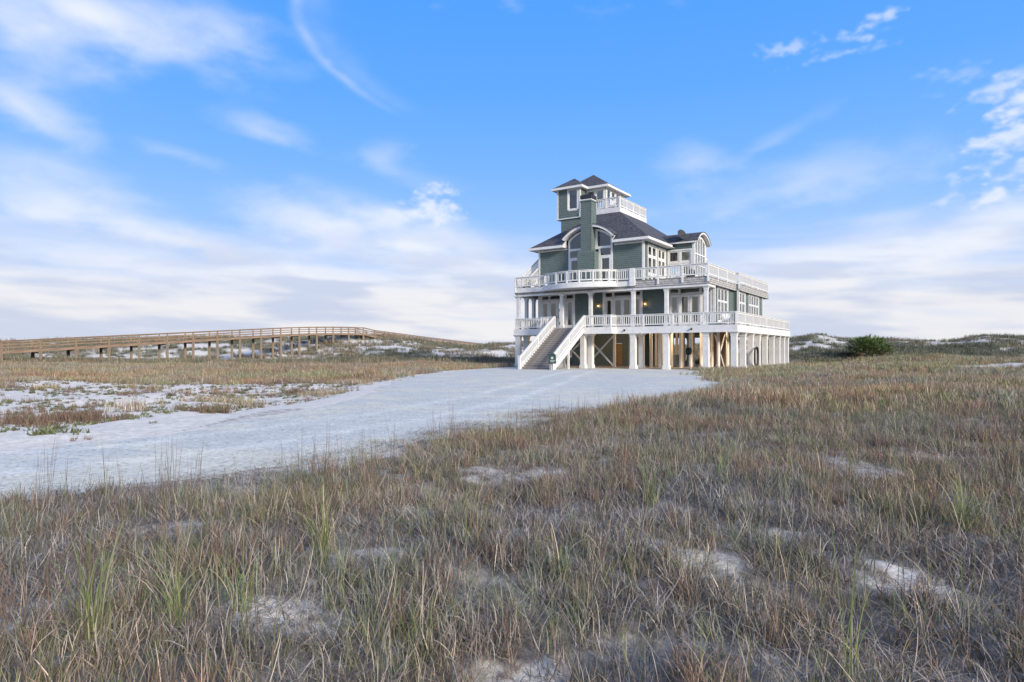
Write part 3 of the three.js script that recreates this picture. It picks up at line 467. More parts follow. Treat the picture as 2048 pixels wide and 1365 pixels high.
railing([[8.1, F2, -0.02], [2.14, F2, -0.02], [2.14, F2, 7.5], [1.78, F2, 7.5], [1.78, F2, 18], [19.75, F2, 18], [19.75, F2, -0.02], [16.6, F2, -0.02]], 0.98, { drop: 0.42 });
railing([[9.65, F2, -0.02], [8.5, F2, -0.02]], 0.98, { drop: 0.1 });
{ const pts = []; for (let k = 0; k <= 18; k++) { const [x, z] = BAY(k / 18); pts.push([x, F2, z]); } railing([[16.5, F2, -0.02], ...pts, [9.7, F2, -0.02]], 0.98, { curve: 3, bay: 50, drop: 0.12 }); }

// ---- second floor walls
const front2 = wallFrame(18.5, 2.1, -1, 0, 0, -1), right2 = wallFrame(8.2, 2.1, 0, 1, -1, 0), arch0 = 3.15, arch1 = 7.5; // along the front
siding(front2, arch0, F2, 11.0, []); siding(wallFrame(18.5 - arch1, 2.1, -1, 0, 0, -1), 10.3 - arch1, F2, 11.0, []);
siding(right2, 5.5, F2, 11.0, [[0.95, 2.85, F2 + 0.1, 10.5], [3.3, 4.95, F2 + 0.1, 10.5]]); siding(wallFrame(8.2, 10.8, 0, 1, -1, 0), 5.6, F2, 11.0, []);
glazing('window', right2, 0.95, 2.85, F2 + 0.1, 10.5, [0.5], [0.24, 0.72], { stile: 0.1 }); glazing('window', right2, 3.3, 4.95, F2 + 0.1, 10.5, [0.5], [0.24, 0.72], { stile: 0.1 });
{ const l2 = wallFrame(18.5, 16.4, 0, -1, 1, 0), b2 = wallFrame(8.2, 16.4, 1, 0, 0, 1); siding(l2, 14.3, F2, 11.0, [[3, 5, 8.2, 10.3]]); glazing('window', l2, 3, 5, 8.2, 10.3, [0.5], [0.6]); siding(b2, 10.3, F2, 11.0, [[2, 8, F2 + 0.1, 10.4]]); glazing('window', b2, 2, 8, F2 + 0.1, 10.4, [0.25, 0.5, 0.75], [0.7]); }
for (const [x, z] of [[8.2, 2.1], [18.5, 2.1], [18.5, 16.4], [8.2, 16.4]]) box('corner_board', M.white, house, x - (x < 10 ? 0.045 : 0.13), x + (x < 10 ? 0.13 : 0.045), F2 + 0.003, 10.85, z - (z < 5 ? 0.045 : 0.13), z + (z < 5 ? 0.13 : 0.045));
{ const fz = new MB(); slabOn(fz, front2, 0.1, arch0 - 0.15, 10.6, 10.72, 0, 0.05); slabOn(fz, front2, arch1 + 0.15, 10.2, 10.6, 10.72, 0, 0.05); fz.build('frieze', M.white, house); const p = new MB(); p.box(8.5, 18.3, F2, 10.8, 8.9, 9.0); p.build('inner_wall', M.inside, house); box('ceiling', M.inside, house, 8.3, 18.4, 10.98, 11.04, 4.2, 16.3); }
// the arched window either side of the chimney
const ARC = { x: 13.175, y: 9.05, R: 3.5 };
{
  const g = part('arched_window', house, 'tall arched window split by the chimney'), r = 3.2, inner = 3.02, half = 2.17;
  const arcY = (x, R) => ARC.y + Math.sqrt(R * R - (x - ARC.x) ** 2);
  for (const s of [-1, 1]) {
    const xo = ARC.x + s * half, xi = ARC.x + s * 0.52, xl = ARC.x + s * 0.84; // outer edge, beside the chimney, beside its wider foot
    const pts = []; const K = 14; for (let k = 0; k <= K; k++) { const x = lerp(xo, xi, k / K); pts.push([x, arcY(x, r)]); }
    const sh = new THREE.Shape(); sh.moveTo(xo, F2); for (const p of pts) sh.lineTo(...p); sh.lineTo(xi, 10.4); sh.lineTo(xl, 10.4); sh.lineTo(xl, F2); sh.closePath();
    const hole = (P) => { const h = new THREE.Path(); P.forEach((p, i) => (i ? h.lineTo(...p) : h.moveTo(...p))); h.closePath(); sh.holes.push(h); const pane = new THREE.ShapeGeometry(new THREE.Shape(P.map((q) => new THREE.Vector2(...q)))); pane.translate(0, 0, 2.06); finish(pane, 'pane', M.glass, g); };
    const xo2 = xo - s * 0.17, xi2 = xi + s * 0.2, xl2 = xl + s * 0.16, A = []; for (let k = 0; k <= K; k++) { const x = lerp(xo2, xi2, k / K); A.push([x, arcY(x, inner)]); }
    hole([[xo2, 10.62], ...A, [xi2, 10.62]]); hole([[xo2, 9.82], [xo2, 10.42], [xl2, 10.42], [xl2, 9.82]]); hole([[xo2 - s * 0.14, 7.5], [xo2 - s * 0.14, 9.55], [xl2 + s * 0.14, 9.55], [xl2 + s * 0.14, 7.5]]);
    const e = new THREE.ExtrudeGeometry(sh, { depth: 0.12, bevelEnabled: false, curveSegments: 2 }); e.translate(0, 0, 2.0); finish(e, 'frame', M.white, g);
  }
}
// chimney
{
  const g = part('chimney', house);
  for (const [f, w, y0, y1] of [[wallFrame(13.66, 1.2, -1, 0, 0, -1), 0.98, 10.1, 14.5], [wallFrame(12.68, 1.2, 0, 1, -1, 0), 1.0, 10.1, 14.5], [wallFrame(13.66, 2.2, 0, -1, 1, 0), 1.0, 10.1, 14.5], [wallFrame(12.68, 2.2, 1, 0, 0, 1), 0.98, 10.1, 14.5], [wallFrame(13.98, 1.17, -1, 0, 0, -1), 1.62, F2, 10.1], [wallFrame(12.36, 1.17, 0, 1, -1, 0), 1.03, F2, 10.1], [wallFrame(13.98, 2.2, 0, -1, 1, 0), 1.03, F2, 10.1]]) { const w2 = siding(f, w, y0, y1, [], M.siding, 0.175, false); house.remove(w2); w2.name = 'siding'; g.add(w2); }
  box('shoulder', M.siding, g, 12.36, 13.98, 10.06, 10.14, 1.18, 2.2);
  box('crown', M.siding, g, 12.6, 13.74, 14.5, 14.62, 1.12, 2.28); box('flashing', M.white, g, 12.66, 13.68, 14.62, 14.72, 1.18, 2.22);
  const c = new MB(); c.box(12.64, 13.7, 14.76, 15.08, 1.16, 2.24); c.hexa([V3(12.62, 15.05, 1.14), V3(13.72, 15.05, 1.14), V3(13.72, 15.05, 2.26), V3(12.62, 15.05, 2.26), V3(12.9, 15.2, 1.4), V3(13.44, 15.2, 1.4), V3(13.44, 15.2, 2.0), V3(12.9, 15.2, 2.0)]); c.build('cap', M.chimneyCap, g);
}

// ---- main roof: four slopes, a notch for the arch, fascia and soffit
{
  const g = part('roof', house), U0 = 7.5, U1 = 19.2, W0 = 1.4, W1 = 17.1, T = 4.72, th = V3(0, 0.08, 0);
  const slope = (pts, map) => { const tri = THREE.ShapeUtils.triangulateShape(pts.map((p) => new THREE.Vector2(...p)), []); const mb = new MB(), up = V3(0, 1, 0); for (const t of tri) { const q = t.map((i) => map(...pts[i])); mb.face(q[0], q[1], q[2], up); mb.face(...q.map((v) => v.clone().sub(th)), up.clone().negate()); } const geo = mb.geo(), uv = geo.attributes.uv; let k = 0; for (const t of tri) { for (const rep of [0, 1]) for (let i = 0; i < 3; i++) { void rep; k++; } } for (let i = 0; i < uv.count; i++) { const x = geo.attributes.position.getX(i), y = geo.attributes.position.getY(i), z = geo.attributes.position.getZ(i); uv.setXY(i, Math.abs(geo.attributes.normal.getZ(i)) > Math.abs(geo.attributes.normal.getX(i)) ? x : z, y * 1.7); } return finish(geo, 'slope', M.roof, g); };
  const y = (t) => EAVE + PITCH * t;
  slope([[U0, 0], [10.75, 0], [10.75, 0.85], [15.6, 0.85], [15.6, 0], [U1, 0], [U1 - T, T], [U0 + T, T]], (u, t) => V3(u, y(t), W0 + t));
  slope([[U0, 0], [U1, 0], [U1 - T, T], [U0 + T, T]], (u, t) => V3(u, y(t), W1 - t));
  slope([[W0, 0], [W1, 0], [W1 - T, T], [W0 + T, T]], (w, t) => V3(U0 + t, y(t), w)); slope([[W0, 0], [W1, 0], [W1 - T, T], [W0 + T, T]], (w, t) => V3(U1 - t, y(t), w));
  const fa = (...b) => box('fascia', M.white, g, ...b), yb = EAVE - 0.2, yt = EAVE + 0.01;
  fa(U0 - 0.04, 10.75, yb, yt, W0 - 0.05, W0); fa(15.6, U1 + 0.04, yb, yt, W0 - 0.05, W0); fa(U0 - 0.05, U0, yb, yt, W0, 6.95); fa(U0 - 0.05, U0, yb, yt, 11.4, W1); fa(U1, U1 + 0.05, yb, yt, W0, W1); fa(U0 - 0.04, U1 + 0.04, yb, yt, W1, W1 + 0.05);
  for (const x of [10.75, 15.55]) new MB().hexa([V3(x, yb, W0 - 0.03), V3(x + 0.05, yb, W0 - 0.03), V3(x + 0.05, yb, 2.08), V3(x, yb, 2.08), V3(x, yt, W0 - 0.03), V3(x + 0.05, yt, W0 - 0.03), V3(x + 0.05, 11.5, 2.08), V3(x, 11.5, 2.08)]).build('fascia', M.white, g);
  const so = new MB(); so.box(U0, 10.75, yb + 0.02, yb + 0.05, W0, 2.1); so.box(15.6, U1, yb + 0.02, yb + 0.05, W0, 2.1); so.box(U0, 8.2, yb + 0.02, yb + 0.05, 2.1, W1); so.box(18.5, U1, yb + 0.02, yb + 0.05, 2.1, W1); so.build('soffit', M.white, g);
}
// arched roof over the window
{
  const g = part('arched_dormer', house), a0 = Math.asin(2.52 / ARC.R), K = 22;
  const P = (R, t, z) => V3(ARC.x + R * Math.sin(t), ARC.y + R * Math.cos(t), z);
  const ring = (mb, r0, r1, z0, z1) => { for (let k = 0; k < K; k++) { const t = lerp(-a0, a0, k / K), s = lerp(-a0, a0, (k + 1) / K); mb.hexa([P(r0, t, z0), P(r0, s, z0), P(r0, s, z1), P(r0, t, z1), P(r1, t, z0), P(r1, s, z0), P(r1, s, z1), P(r1, t, z1)]); } return mb; };
  ring(new MB(), ARC.R - 0.2, ARC.R, 1.42, 1.5).build('fascia', M.white, g); ring(new MB(), ARC.R - 0.17, ARC.R - 0.12, 1.5, 2.1).build('soffit', M.white, g);
  ring(new MB(), ARC.R + 0.002, ARC.R + 0.06, 1.38, 4.6).build('shingles', M.roof, g);
}
// roof deck
{
  const g = part('roof_deck', house);
  box('floor', M.deck, g, 12.22, 16.4, 14.45, F3, 6.12, 12.4); box('fascia', M.white, g, 12.16, 16.4, 14.38, F3 - 0.02, 6.05, 6.118); box('fascia', M.white, g, 12.15, 12.218, 14.38, F3 - 0.02, 6.12, 12.4); box('fascia', M.white, g, 12.16, 14.3, 14.38, F3 - 0.02, 12.402, 12.47);
}
railing([[16.3, F3, 6.16], [12.26, F3, 6.16], [12.26, F3, 12.36], [14.4, F3, 12.36]], 0.98, { bay: 1.5 });
// stair tower and cupola
{
  const holes = [[1.25, 2.2, 15.25, 17.2]], tf = wallFrame(18.9, 6.2, -1, 0, 0, -1);
  siding(tf, 2.5, 14.45, 17.4, holes); glazing('window', tf, 1.25, 2.2, 15.25, 17.2, [], [], { stile: 0.08, casing: 0.14, sill: 0.14 });
  siding(wallFrame(16.4, 6.2, 0, 1, -1, 0), 1.25, 14.45, 17.4, []); siding(wallFrame(18.9, 8.9, 0, -1, 1, 0), 2.7, 14.45, 17.4, []); siding(wallFrame(16.4, 8.9, 1, 0, 0, 1), 2.5, 14.45, 17.4, []);
  siding(wallFrame(18.5, 6.25, -1, 0, 0, -1), 2.1, 11.0, 14.4, []); siding(wallFrame(18.5, 11.8, 0, -1, 1, 0), 5.55, 11.0, 14.4, []); siding(wallFrame(16.4, 6.25, 0, 1, -1, 0), 1.2, 12.5, 14.4, []);
  box('skirt_board', M.white, house, 16.36, 19.0, 14.36, 14.45, 6.1, 8.95);
  for (const x of [16.4, 18.9]) box('corner_board', M.white, house, x - (x < 17 ? 0.045 : 0.12), x + (x < 17 ? 0.12 : 0.045), 14.452, 17.4, 6.155, 6.32);
  const cf = wallFrame(16.4, 7.45, -1, 0, 0, -1), cr = wallFrame(14.3, 7.45, 0, 1, -1, 0);
  siding(cf, 2.1, F3, 17.4, [[0.12, 0.95, F3 + 0.1, 17.1], [1.08, 1.9, F3 + 0.1, 17.1]], M.white); glazing('window', cf, 0.12, 0.95, F3 + 0.1, 17.1, [], [], { casing: 0.06, stile: 0.09, bottom: 0.3, sill: 0.05 }); glazing('window', cf, 1.08, 1.9, F3 + 0.1, 17.1, [], [], { casing: 0.06, stile: 0.09, bottom: 0.3, sill: 0.05 });
  const wins = [0.3, 1.32, 2.34, 3.36]; siding(cr, 4.4, F3, 17.4, wins.map((a) => [a, a + 0.8, F3 + 0.5, 17.1]), M.white); for (const a of wins) glazing('window', cr, a, a + 0.8, F3 + 0.5, 17.1, [], [], { casing: 0.08, stile: 0.07 });
  siding(wallFrame(18.5, 11.85, 0, -1, 1, 0), 3.0, 14.45, 17.4, []); siding(wallFrame(14.3, 11.85, 1, 0, 0, 1), 4.2, 12.5, 17.4, [[1, 3, 15.4, 17]]); glazing('window', wallFrame(14.3, 11.85, 1, 0, 0, 1), 1, 3, 15.4, 17, [0.5], []);
  const roofs = part('tower_roof', house), E = 17.42, up = V3(0, 1, 0);
  const pyr = (x0, x1, z0, z1, px, pz, py) => { const m = new MB(), p = V3(px, py, pz), c = [V3(x0, E + 0.02, z0), V3(x1, E + 0.02, z0), V3(x1, E + 0.02, z1), V3(x0, E + 0.02, z1)]; for (let i = 0; i < 4; i++) m.face(c[i], c[(i + 1) % 4], p, up); m.build('shingles', M.roof, roofs); };
  pyr(13.85, 18.95, 7.0, 12.3, 16.65, 9.6, 19.3); pyr(16.0, 19.3, 5.8, 9.3, 17.7, 7.5, 18.62);
  const fa = new MB(), y0 = E - 0.2, y1 = E + 0.015; fa.box(15.95, 19.35, y0, y1, 5.75, 5.8); fa.box(15.95, 16.0, y0, y1, 5.8, 6.96); fa.box(13.8, 15.95, y0, y1, 6.95, 7.0); fa.box(13.8, 13.85, y0, y1, 7.0, 12.3); fa.box(13.8, 19.0, y0, y1, 12.3, 12.35); fa.box(19.3, 19.35, y0, y1, 5.8, 9.3); fa.box(18.96, 19.35, y0, y1, 9.3, 9.35); fa.box(18.95, 19.0, y0, y1, 9.35, 12.3); fa.build('fascia', M.white, roofs);
  const so = new MB(); so.box(16.0, 19.3, y0 + 0.02, y0 + 0.05, 5.8, 7.0); so.box(13.85, 19.3, y0 + 0.02, y0 + 0.05, 7.0, 9.3); so.box(13.85, 18.95, y0 + 0.02, y0 + 0.05, 9.3, 12.3); so.build('soffit', M.white, roofs);
}
// ---- the barrel-roofed wing to the right
{
  const wf = wallFrame(8.2, 7.6, -1, 0, 0, -1), wr = wallFrame(5.7, 7.6, 0, 1, -1, 0);
  siding(wf, 2.5, F2, 11.3, [[0.15, 2.2, F2 + 0.1, 10.5]]); glazing('window', wf, 0.15, 2.2, F2 + 0.1, 10.5, [0.5], [0.3, 0.66], { stile: 0.12, bar: 0.14 });
  siding(wallFrame(5.7, 10.8, 1, 0, 0, 1), 2.5, F2, 11.3, []);
  box('corner_board', M.white, house, 5.64, 5.86, F2 + 0.003, 11.26, 7.54, 7.76); box('corner_board', M.white, house, 5.64, 5.86, F2 + 0.003, 11.26, 10.64, 10.86);
  const g = part('arched_window', house, 'white barred arched window of the wing'), cy = 9.6, R = 2.3, cz = 9.2, arc = (z) => cy + Math.sqrt(R * R - (z - cz) ** 2), fr = new MB(), zs = [7.76, 8.48, 9.2, 9.92, 10.64], ys = [F2 + 0.05, 8.2, 9.2, 10.2];
  for (let i = 0; i < 4; i++) for (let j = 0; j < 4; j++) { const a = zs[i] + 0.07, b = zs[i + 1] - 0.07, y0 = ys[j] + 0.06, y1 = j < 3 ? ys[j + 1] - 0.06 : 0; const p = new MB(), n = 4; for (let k = 0; k < n; k++) { const s = lerp(a, b, k / n), t = lerp(a, b, (k + 1) / n); p.quad(V3(5.72, y0, s), V3(5.72, y0, t), V3(5.72, y1 || arc(t) - 0.18, t), V3(5.72, y1 || arc(s) - 0.18, s), V3(-1, 0, 0)); } p.build('pane', M.glass, g); }
  for (const z of zs) fr.box(5.66, 5.78, F2, arc(Math.min(10.78, Math.max(7.62, z))) - 0.05, z - 0.07, z + 0.07); for (const y of ys) fr.box(5.664, 5.776, y - 0.06, y + 0.06, 7.76, 10.64);
  for (let k = 0; k < 14; k++) { const s = lerp(7.76, 10.64, k / 14), t = lerp(7.76, 10.64, (k + 1) / 14); fr.hexa([V3(5.662, arc(s) - 0.2, s), V3(5.778, arc(s) - 0.2, s), V3(5.778, arc(t) - 0.2, t), V3(5.662, arc(t) - 0.2, t), V3(5.662, arc(s) + 0.02, s), V3(5.778, arc(s) + 0.02, s), V3(5.778, arc(t) + 0.02, t), V3(5.662, arc(t) + 0.02, t)]); } fr.build('frame', M.white, g);
  const b = part('barrel_roof', house), K = 18, h = 1.95, rr = (h * h + 0.95 ** 2) / 1.9, yc = 12.18 - rr, a0 = Math.asin(h / rr), P = (q, t, x) => V3(x, yc + q * Math.cos(t), cz + q * Math.sin(t));
  const ring = (mb, r0, r1, x0, x1) => { for (let k = 0; k < K; k++) { const t = lerp(-a0, a0, k / K), s = lerp(-a0, a0, (k + 1) / K); mb.hexa([P(r0, t, x0), P(r0, s, x0), P(r0, s, x1), P(r0, t, x1), P(r1, t, x0), P(r1, s, x0), P(r1, s, x1), P(r1, t, x1)]); } return mb; };
  ring(new MB(), rr - 0.16, rr, 5.28, 5.36).build('fascia', M.white, b); ring(new MB(), rr - 0.12, rr - 0.07, 5.36, 9.0).build('soffit', M.white, b); ring(new MB(), rr + 0.002, rr + 0.06, 5.25, 11.0).build('roofing', M.roof, b); box('fascia', M.white, b, 5.36, 8.2, 11.1, 11.28, 7.24, 7.3); box('soffit', M.white, b, 5.7, 8.2, 11.12, 11.15, 7.3, 7.6);
  // satellite dish
  const d = part('satellite_dish', house, 'dark satellite dish on the wing roof'); d.position.set(6.75, 11.3, 7.3);
  new MB().tube(V3(0, -0.1, 0), V3(0, 0.45, -0.05), 0.03, 0.03, 8).tube(V3(0, 0.45, -0.05), V3(-0.4, 0.42, -0.42), 0.018, 0.018, 6).build('mast', M.black, d);
  const pr = []; for (let k = 0; k <= 8; k++) pr.push(new THREE.Vector2(k / 8 * 0.46, 0.13 * (k / 8) ** 2)); const dg = new THREE.LatheGeometry(pr, 20); const dm = finish(dg, 'reflector', M.dish, d); dm.position.set(0.03, 0.55, -0.02); dm.rotation.set(-0.9, 0, 0.9); dm.scale.set(1, 1, 1.1);
  new MB().box(-0.43, -0.37, 0.39, 0.47, -0.46, -0.38).build('receiver', M.dish, d);
}
// ---- outside stair on the left
{
  const g = part('outside_stair', house), x0 = 18.68, x1 = 19.62; const n = 22; for (let k = 0; k < n; k++) { const z = 0.9 + k * 0.36, y = F2 + 0.24 * (k + 1); box('tread', M.deck, g, x0, x1, y - 0.05, y, z, z + 0.38); }
  for (const x of [x0 - 0.04, x1]) { const a = V3(x, F2 + 0.05, 0.9), b = V3(x, F2 + 0.05 + n * 0.24, 0.9 + n * 0.36), up = V3(0, 1, 0); new MB().bar(a, b, 0.05, 0.28).build('stringer', M.white, g); new MB().bar(a.clone().addScaledVector(up, 1.1), b.clone().addScaledVector(up, 1.1), 0.1, 0.06).build('top_rail', M.white, g); const bal = new MB(); for (let k = 0; k < 44; k++) { const q = a.clone().lerp(b, k / 44); bal.box(q.x - 0.025, q.x + 0.025, q.y + 0.1, q.y + 1.08, q.z - 0.025, q.z + 0.025); } bal.build('balusters', M.white, g).userData.kind = 'stuff'; }
}
// ---- loose things on and around the house
const onHouse = (x, y, z) => { const p = V3(x, y, z); house.updateMatrixWorld(); house.localToWorld(p); return [p.x, p.y, p.z]; };
function chair(label, m, x, y, z, turn) {
  const g = thing('deck_chair', label, 'chair', onHouse(x, y, z), house.rotation.y + turn, 'chairs on the decks');
  const s = new MB(); for (let k = 0; k < 5; k++) s.box(-0.27, 0.27, 0.36 - k * 0.02, 0.385 - k * 0.02, -0.28 + k * 0.11, -0.19 + k * 0.11); s.build('seat', m, g);
  const b = new MB(); for (let k = 0; k < 5; k++) { const q = -0.24 + k * 0.12, t = 1.0 - 0.05 * Math.abs(k - 2); b.hexa([V3(q - 0.05, 0.27, 0.22), V3(q + 0.05, 0.27, 0.22), V3(q + 0.05, 0.27, 0.245), V3(q - 0.05, 0.27, 0.245), V3(q - 0.05, t, 0.5), V3(q + 0.05, t, 0.5), V3(q + 0.05, t, 0.525), V3(q - 0.05, t, 0.525)]); } b.build('backrest', m, g);
  for (const q of [-1, 1]) { box('arm', m, g, q * 0.34 - 0.06, q * 0.34 + 0.06, 0.56, 0.585, -0.34, 0.36); box('leg', m, g, q * 0.31 - 0.02, q * 0.31 + 0.02, 0, 0.56, -0.3, -0.22); box('leg', m, g, q * 0.31 - 0.02, q * 0.31 + 0.02, 0, 0.56, 0.24, 0.32); }
}
chair('white slatted chair on the roof deck beside the chimney', M.white, 13.35, F3, 6.9, 0.3);
chair('black slatted chair on the upper deck under the wing corner', M.black, 4.3, F2, 2.4, 0.2);
chair('white slatted chair at the near corner of the lower deck', M.white, 1.15, F1, 1.6, 0.5);
chair('white slatted chair on the upper deck before the wing window', M.white, 6.2, F2, 3.6, -0.2);
{ // small sign by the stairs
  const g = thing('yard_sign', 'small dark green sign on a black post beside the stair foot', 'sign', onHouse(11.98, 0, -6.55), house.rotation.y + 0.5);
  new MB().box(-0.025, 0.025, -0.3, 1.1, -0.02, 0.02).build('post', M.black, g);
  const s = new THREE.Shape(); s.moveTo(-0.27, 0.5); s.lineTo(0.27, 0.5); s.lineTo(0.27, 1.14); s.quadraticCurveTo(0.15, 1.3, 0, 1.3); s.quadraticCurveTo(-0.15, 1.3, -0.27, 1.14); s.closePath();
  const e = new THREE.ExtrudeGeometry(s, { depth: 0.04, bevelEnabled: true, bevelSize: 0.008, bevelThickness: 0.008, bevelSegments: 1 }); e.translate(0, 0, -0.065); finish(e, 'board', M.darkGreen, g);
  const em = new THREE.CircleGeometry(0.10, 20); em.rotateY(Math.PI); em.translate(0.02, 0.93, -0.0765); finish(em, 'emblem', mat(0.35, 0.45, 0.42), g);
  const ln = new MB(); for (const [y, w] of [[0.74, 0.19], [0.64, 0.15]]) ln.box(-w, w, y - 0.02, y + 0.02, -0.078, -0.074); ln.build('lettering', mat(0.35, 0.45, 0.42), g);
}
{ const g = thing('coiled_hose', 'black hose hung in a long loop on a side column', 'hose', onHouse(-0.12, 0.0, 5.2), house.rotation.y); for (const [r, q] of [[0.5, 0], [0.46, 0.04], [0.54, -0.03]]) { const pts = []; for (let k = 0; k <= 26; k++) { const t = k / 26 * 6.2832, c = Math.cos(t), s = Math.sin(t); pts.push(V3(-0.05 + q, 0.98 + (r + 0.33) * Math.sign(s) * Math.pow(Math.abs(s), 0.75) * 0.92, (r + 0.12) * Math.sign(c) * Math.pow(Math.abs(c), 0.75) * 0.9)); } new MB().path(pts, 0.045, 7).build('coil', M.black, g); } }
{ const g = thing('hose_reel', 'dark green hose reel fixed to a pile under the house', 'hose reel', onHouse(4.3, 1.45, 2.16), house.rotation.y); for (let k = 0; k < 4; k++) { const t = new THREE.TorusGeometry(0.26 + 0.015 * (k % 2), 0.04, 8, 24); t.rotateY(Math.PI / 2); t.translate(-0.12 + k * 0.08, 0, -0.16); finish(t, 'hose_turn', M.darkGreen, g); } new MB().tube(V3(-0.2, 0, -0.16), V3(0.2, 0, -0.16), 0.22, 0.22, 14).build('drum', M.black, g); box('bracket', M.black, g, -0.18, 0.18, -0.03, 0.03, -0.17, 0.03); }
{ const g = thing('storage_bin', 'blue grey lidded bin standing among the piles', 'bin', onHouse(7.9, 0.045, 9.0), house.rotation.y); new MB().hexa([V3(-0.27, 0.04, -0.3), V3(0.27, 0.04, -0.3), V3(0.27, 0.04, 0.3), V3(-0.27, 0.04, 0.3), V3(-0.32, 1.0, -0.36), V3(0.32, 1.0, -0.36), V3(0.32, 1.0, 0.36), V3(-0.32, 1.0, 0.36)]).build('body', M.bin, g); box('lid', M.bin, g, -0.35, 0.35, 1.002, 1.07, -0.4, 0.4); for (const x of [-0.22, 0.22]) new MB().tube(V3(x - 0.03, 0.1, 0.3), V3(x + 0.03, 0.1, 0.3), 0.1, 0.1, 12).build('wheel', M.black, g); }
console.log('house done');
// ---------------------------------------------------------------- the boardwalk over the dunes
{
  const g = thing('boardwalk', 'long raised wooden boardwalk with railings crossing the dunes', 'boardwalk', [-54.4, 0, -68]);
  const nodes = []; // x, d, deck height
  for (let i = -4; i <= 15; i++) nodes.push([-54.4 + 1.84 * i, 68 + 3.13 * i, 1.46 + (i < 0 ? 0.23 : 0.255) * i - 0.03 * Math.max(0, i - 10) ** 1.9]);
  for (let i = 1; i <= 18; i++) { const t = i / 18, b = Math.min(1, i / 3), p = nodes[19 + i - 1]; nodes.push([p[0] + lerp(1.5, 1.03, b), p[1] + lerp(3.3, 3.48, b), lerp(4.38, 2.45, t) - 0.1 * Math.sin(t * 3.14)]); }
  const unit = new THREE.BoxGeometry(1, 1, 1), q0 = V3(0, 0, 0);
  { const uv = unit.attributes.uv; for (let i = 0; i < uv.count; i++) uv.setXY(i, uv.getX(i) * 0.9, uv.getY(i) * 0.3); }
  const O = V3(-54.4, 0, -68);
  const beam = (name, m, a, b, w, h) => { const o = finish(unit, name, m, g), d = b.clone().sub(a), L = d.length(); o.position.copy(a).add(b).multiplyScalar(0.5).sub(O); d.normalize(); const s = V3(0, 1, 0).cross(d).normalize(), u = d.clone().cross(s); o.quaternion.setFromRotationMatrix(new THREE.Matrix4().makeBasis(s, u, d)); o.scale.set(w, h, L); return o; };
  const up = (name, m, p, y0, y1, w) => { const o = finish(unit, name, m, g); o.position.set(p.x, (y0 + y1) / 2, p.z).sub(V3(O.x, 0, O.z)); o.scale.set(w, y1 - y0, w); o.rotation.y = 0.53; return o; };
  const side = []; for (let i = 0; i < nodes.length; i++) { const a = nodes[Math.max(0, i - 1)], b = nodes[Math.min(nodes.length - 1, i + 1)], L = Math.hypot(b[0] - a[0], b[1] - a[1]); side.push([-(b[1] - a[1]) / L, (b[0] - a[0]) / L]); }
  const P = (i, w, y) => V3(nodes[i][0] + side[i][0] * w, nodes[i][2] + y, -(nodes[i][1] + side[i][1] * w));
  const planks = new MB();
  for (let i = 0; i < nodes.length; i++) {
    for (const w of [0, 1.8]) {
      const p = P(i, w, 0), gr = height(p.x, -p.z);
      up('post', M.walk, p, p.y - 0.28, p.y + 1.04, 0.17);
      if (p.y - 0.3 > gr - 0.2) up('pile', M.walkGrey, p, gr - 0.5, p.y - 0.24, 0.32);
      if (i < nodes.length - 1) {
        for (const [y, bw, bh] of [[1.07, 0.16, 0.05], [0.985, 0.05, 0.12], [0.66, 0.05, 0.12], [0.33, 0.05, 0.12], [-0.16, 0.06, 0.30]]) beam(y < 0 ? 'stringer' : 'rail', M.walk, P(i, w + (w ? 0.07 : -0.07), y), P(i + 1, w + (w ? 0.07 : -0.07), y), bw, bh);
      }
    }
    beam('cross_beam', M.walkGrey, P(i, -0.15, -0.36), P(i, 1.95, -0.36), 0.1, 0.2);
    if (i < nodes.length - 1) for (let k = 0; k < 24; k++) { const t = (k + 0.5) / 24, a = P(i, -0.06, 0.0).lerp(P(i + 1, -0.06, 0.0), t), b = P(i, 1.86, 0.0).lerp(P(i + 1, 1.86, 0.0), t); planks.bar(a.sub(O), b.sub(O), 0.138, 0.036); }
  }
  planks.build('decking', M.walk, g).userData.kind = 'stuff'; void q0;
}
console.log('walk done');
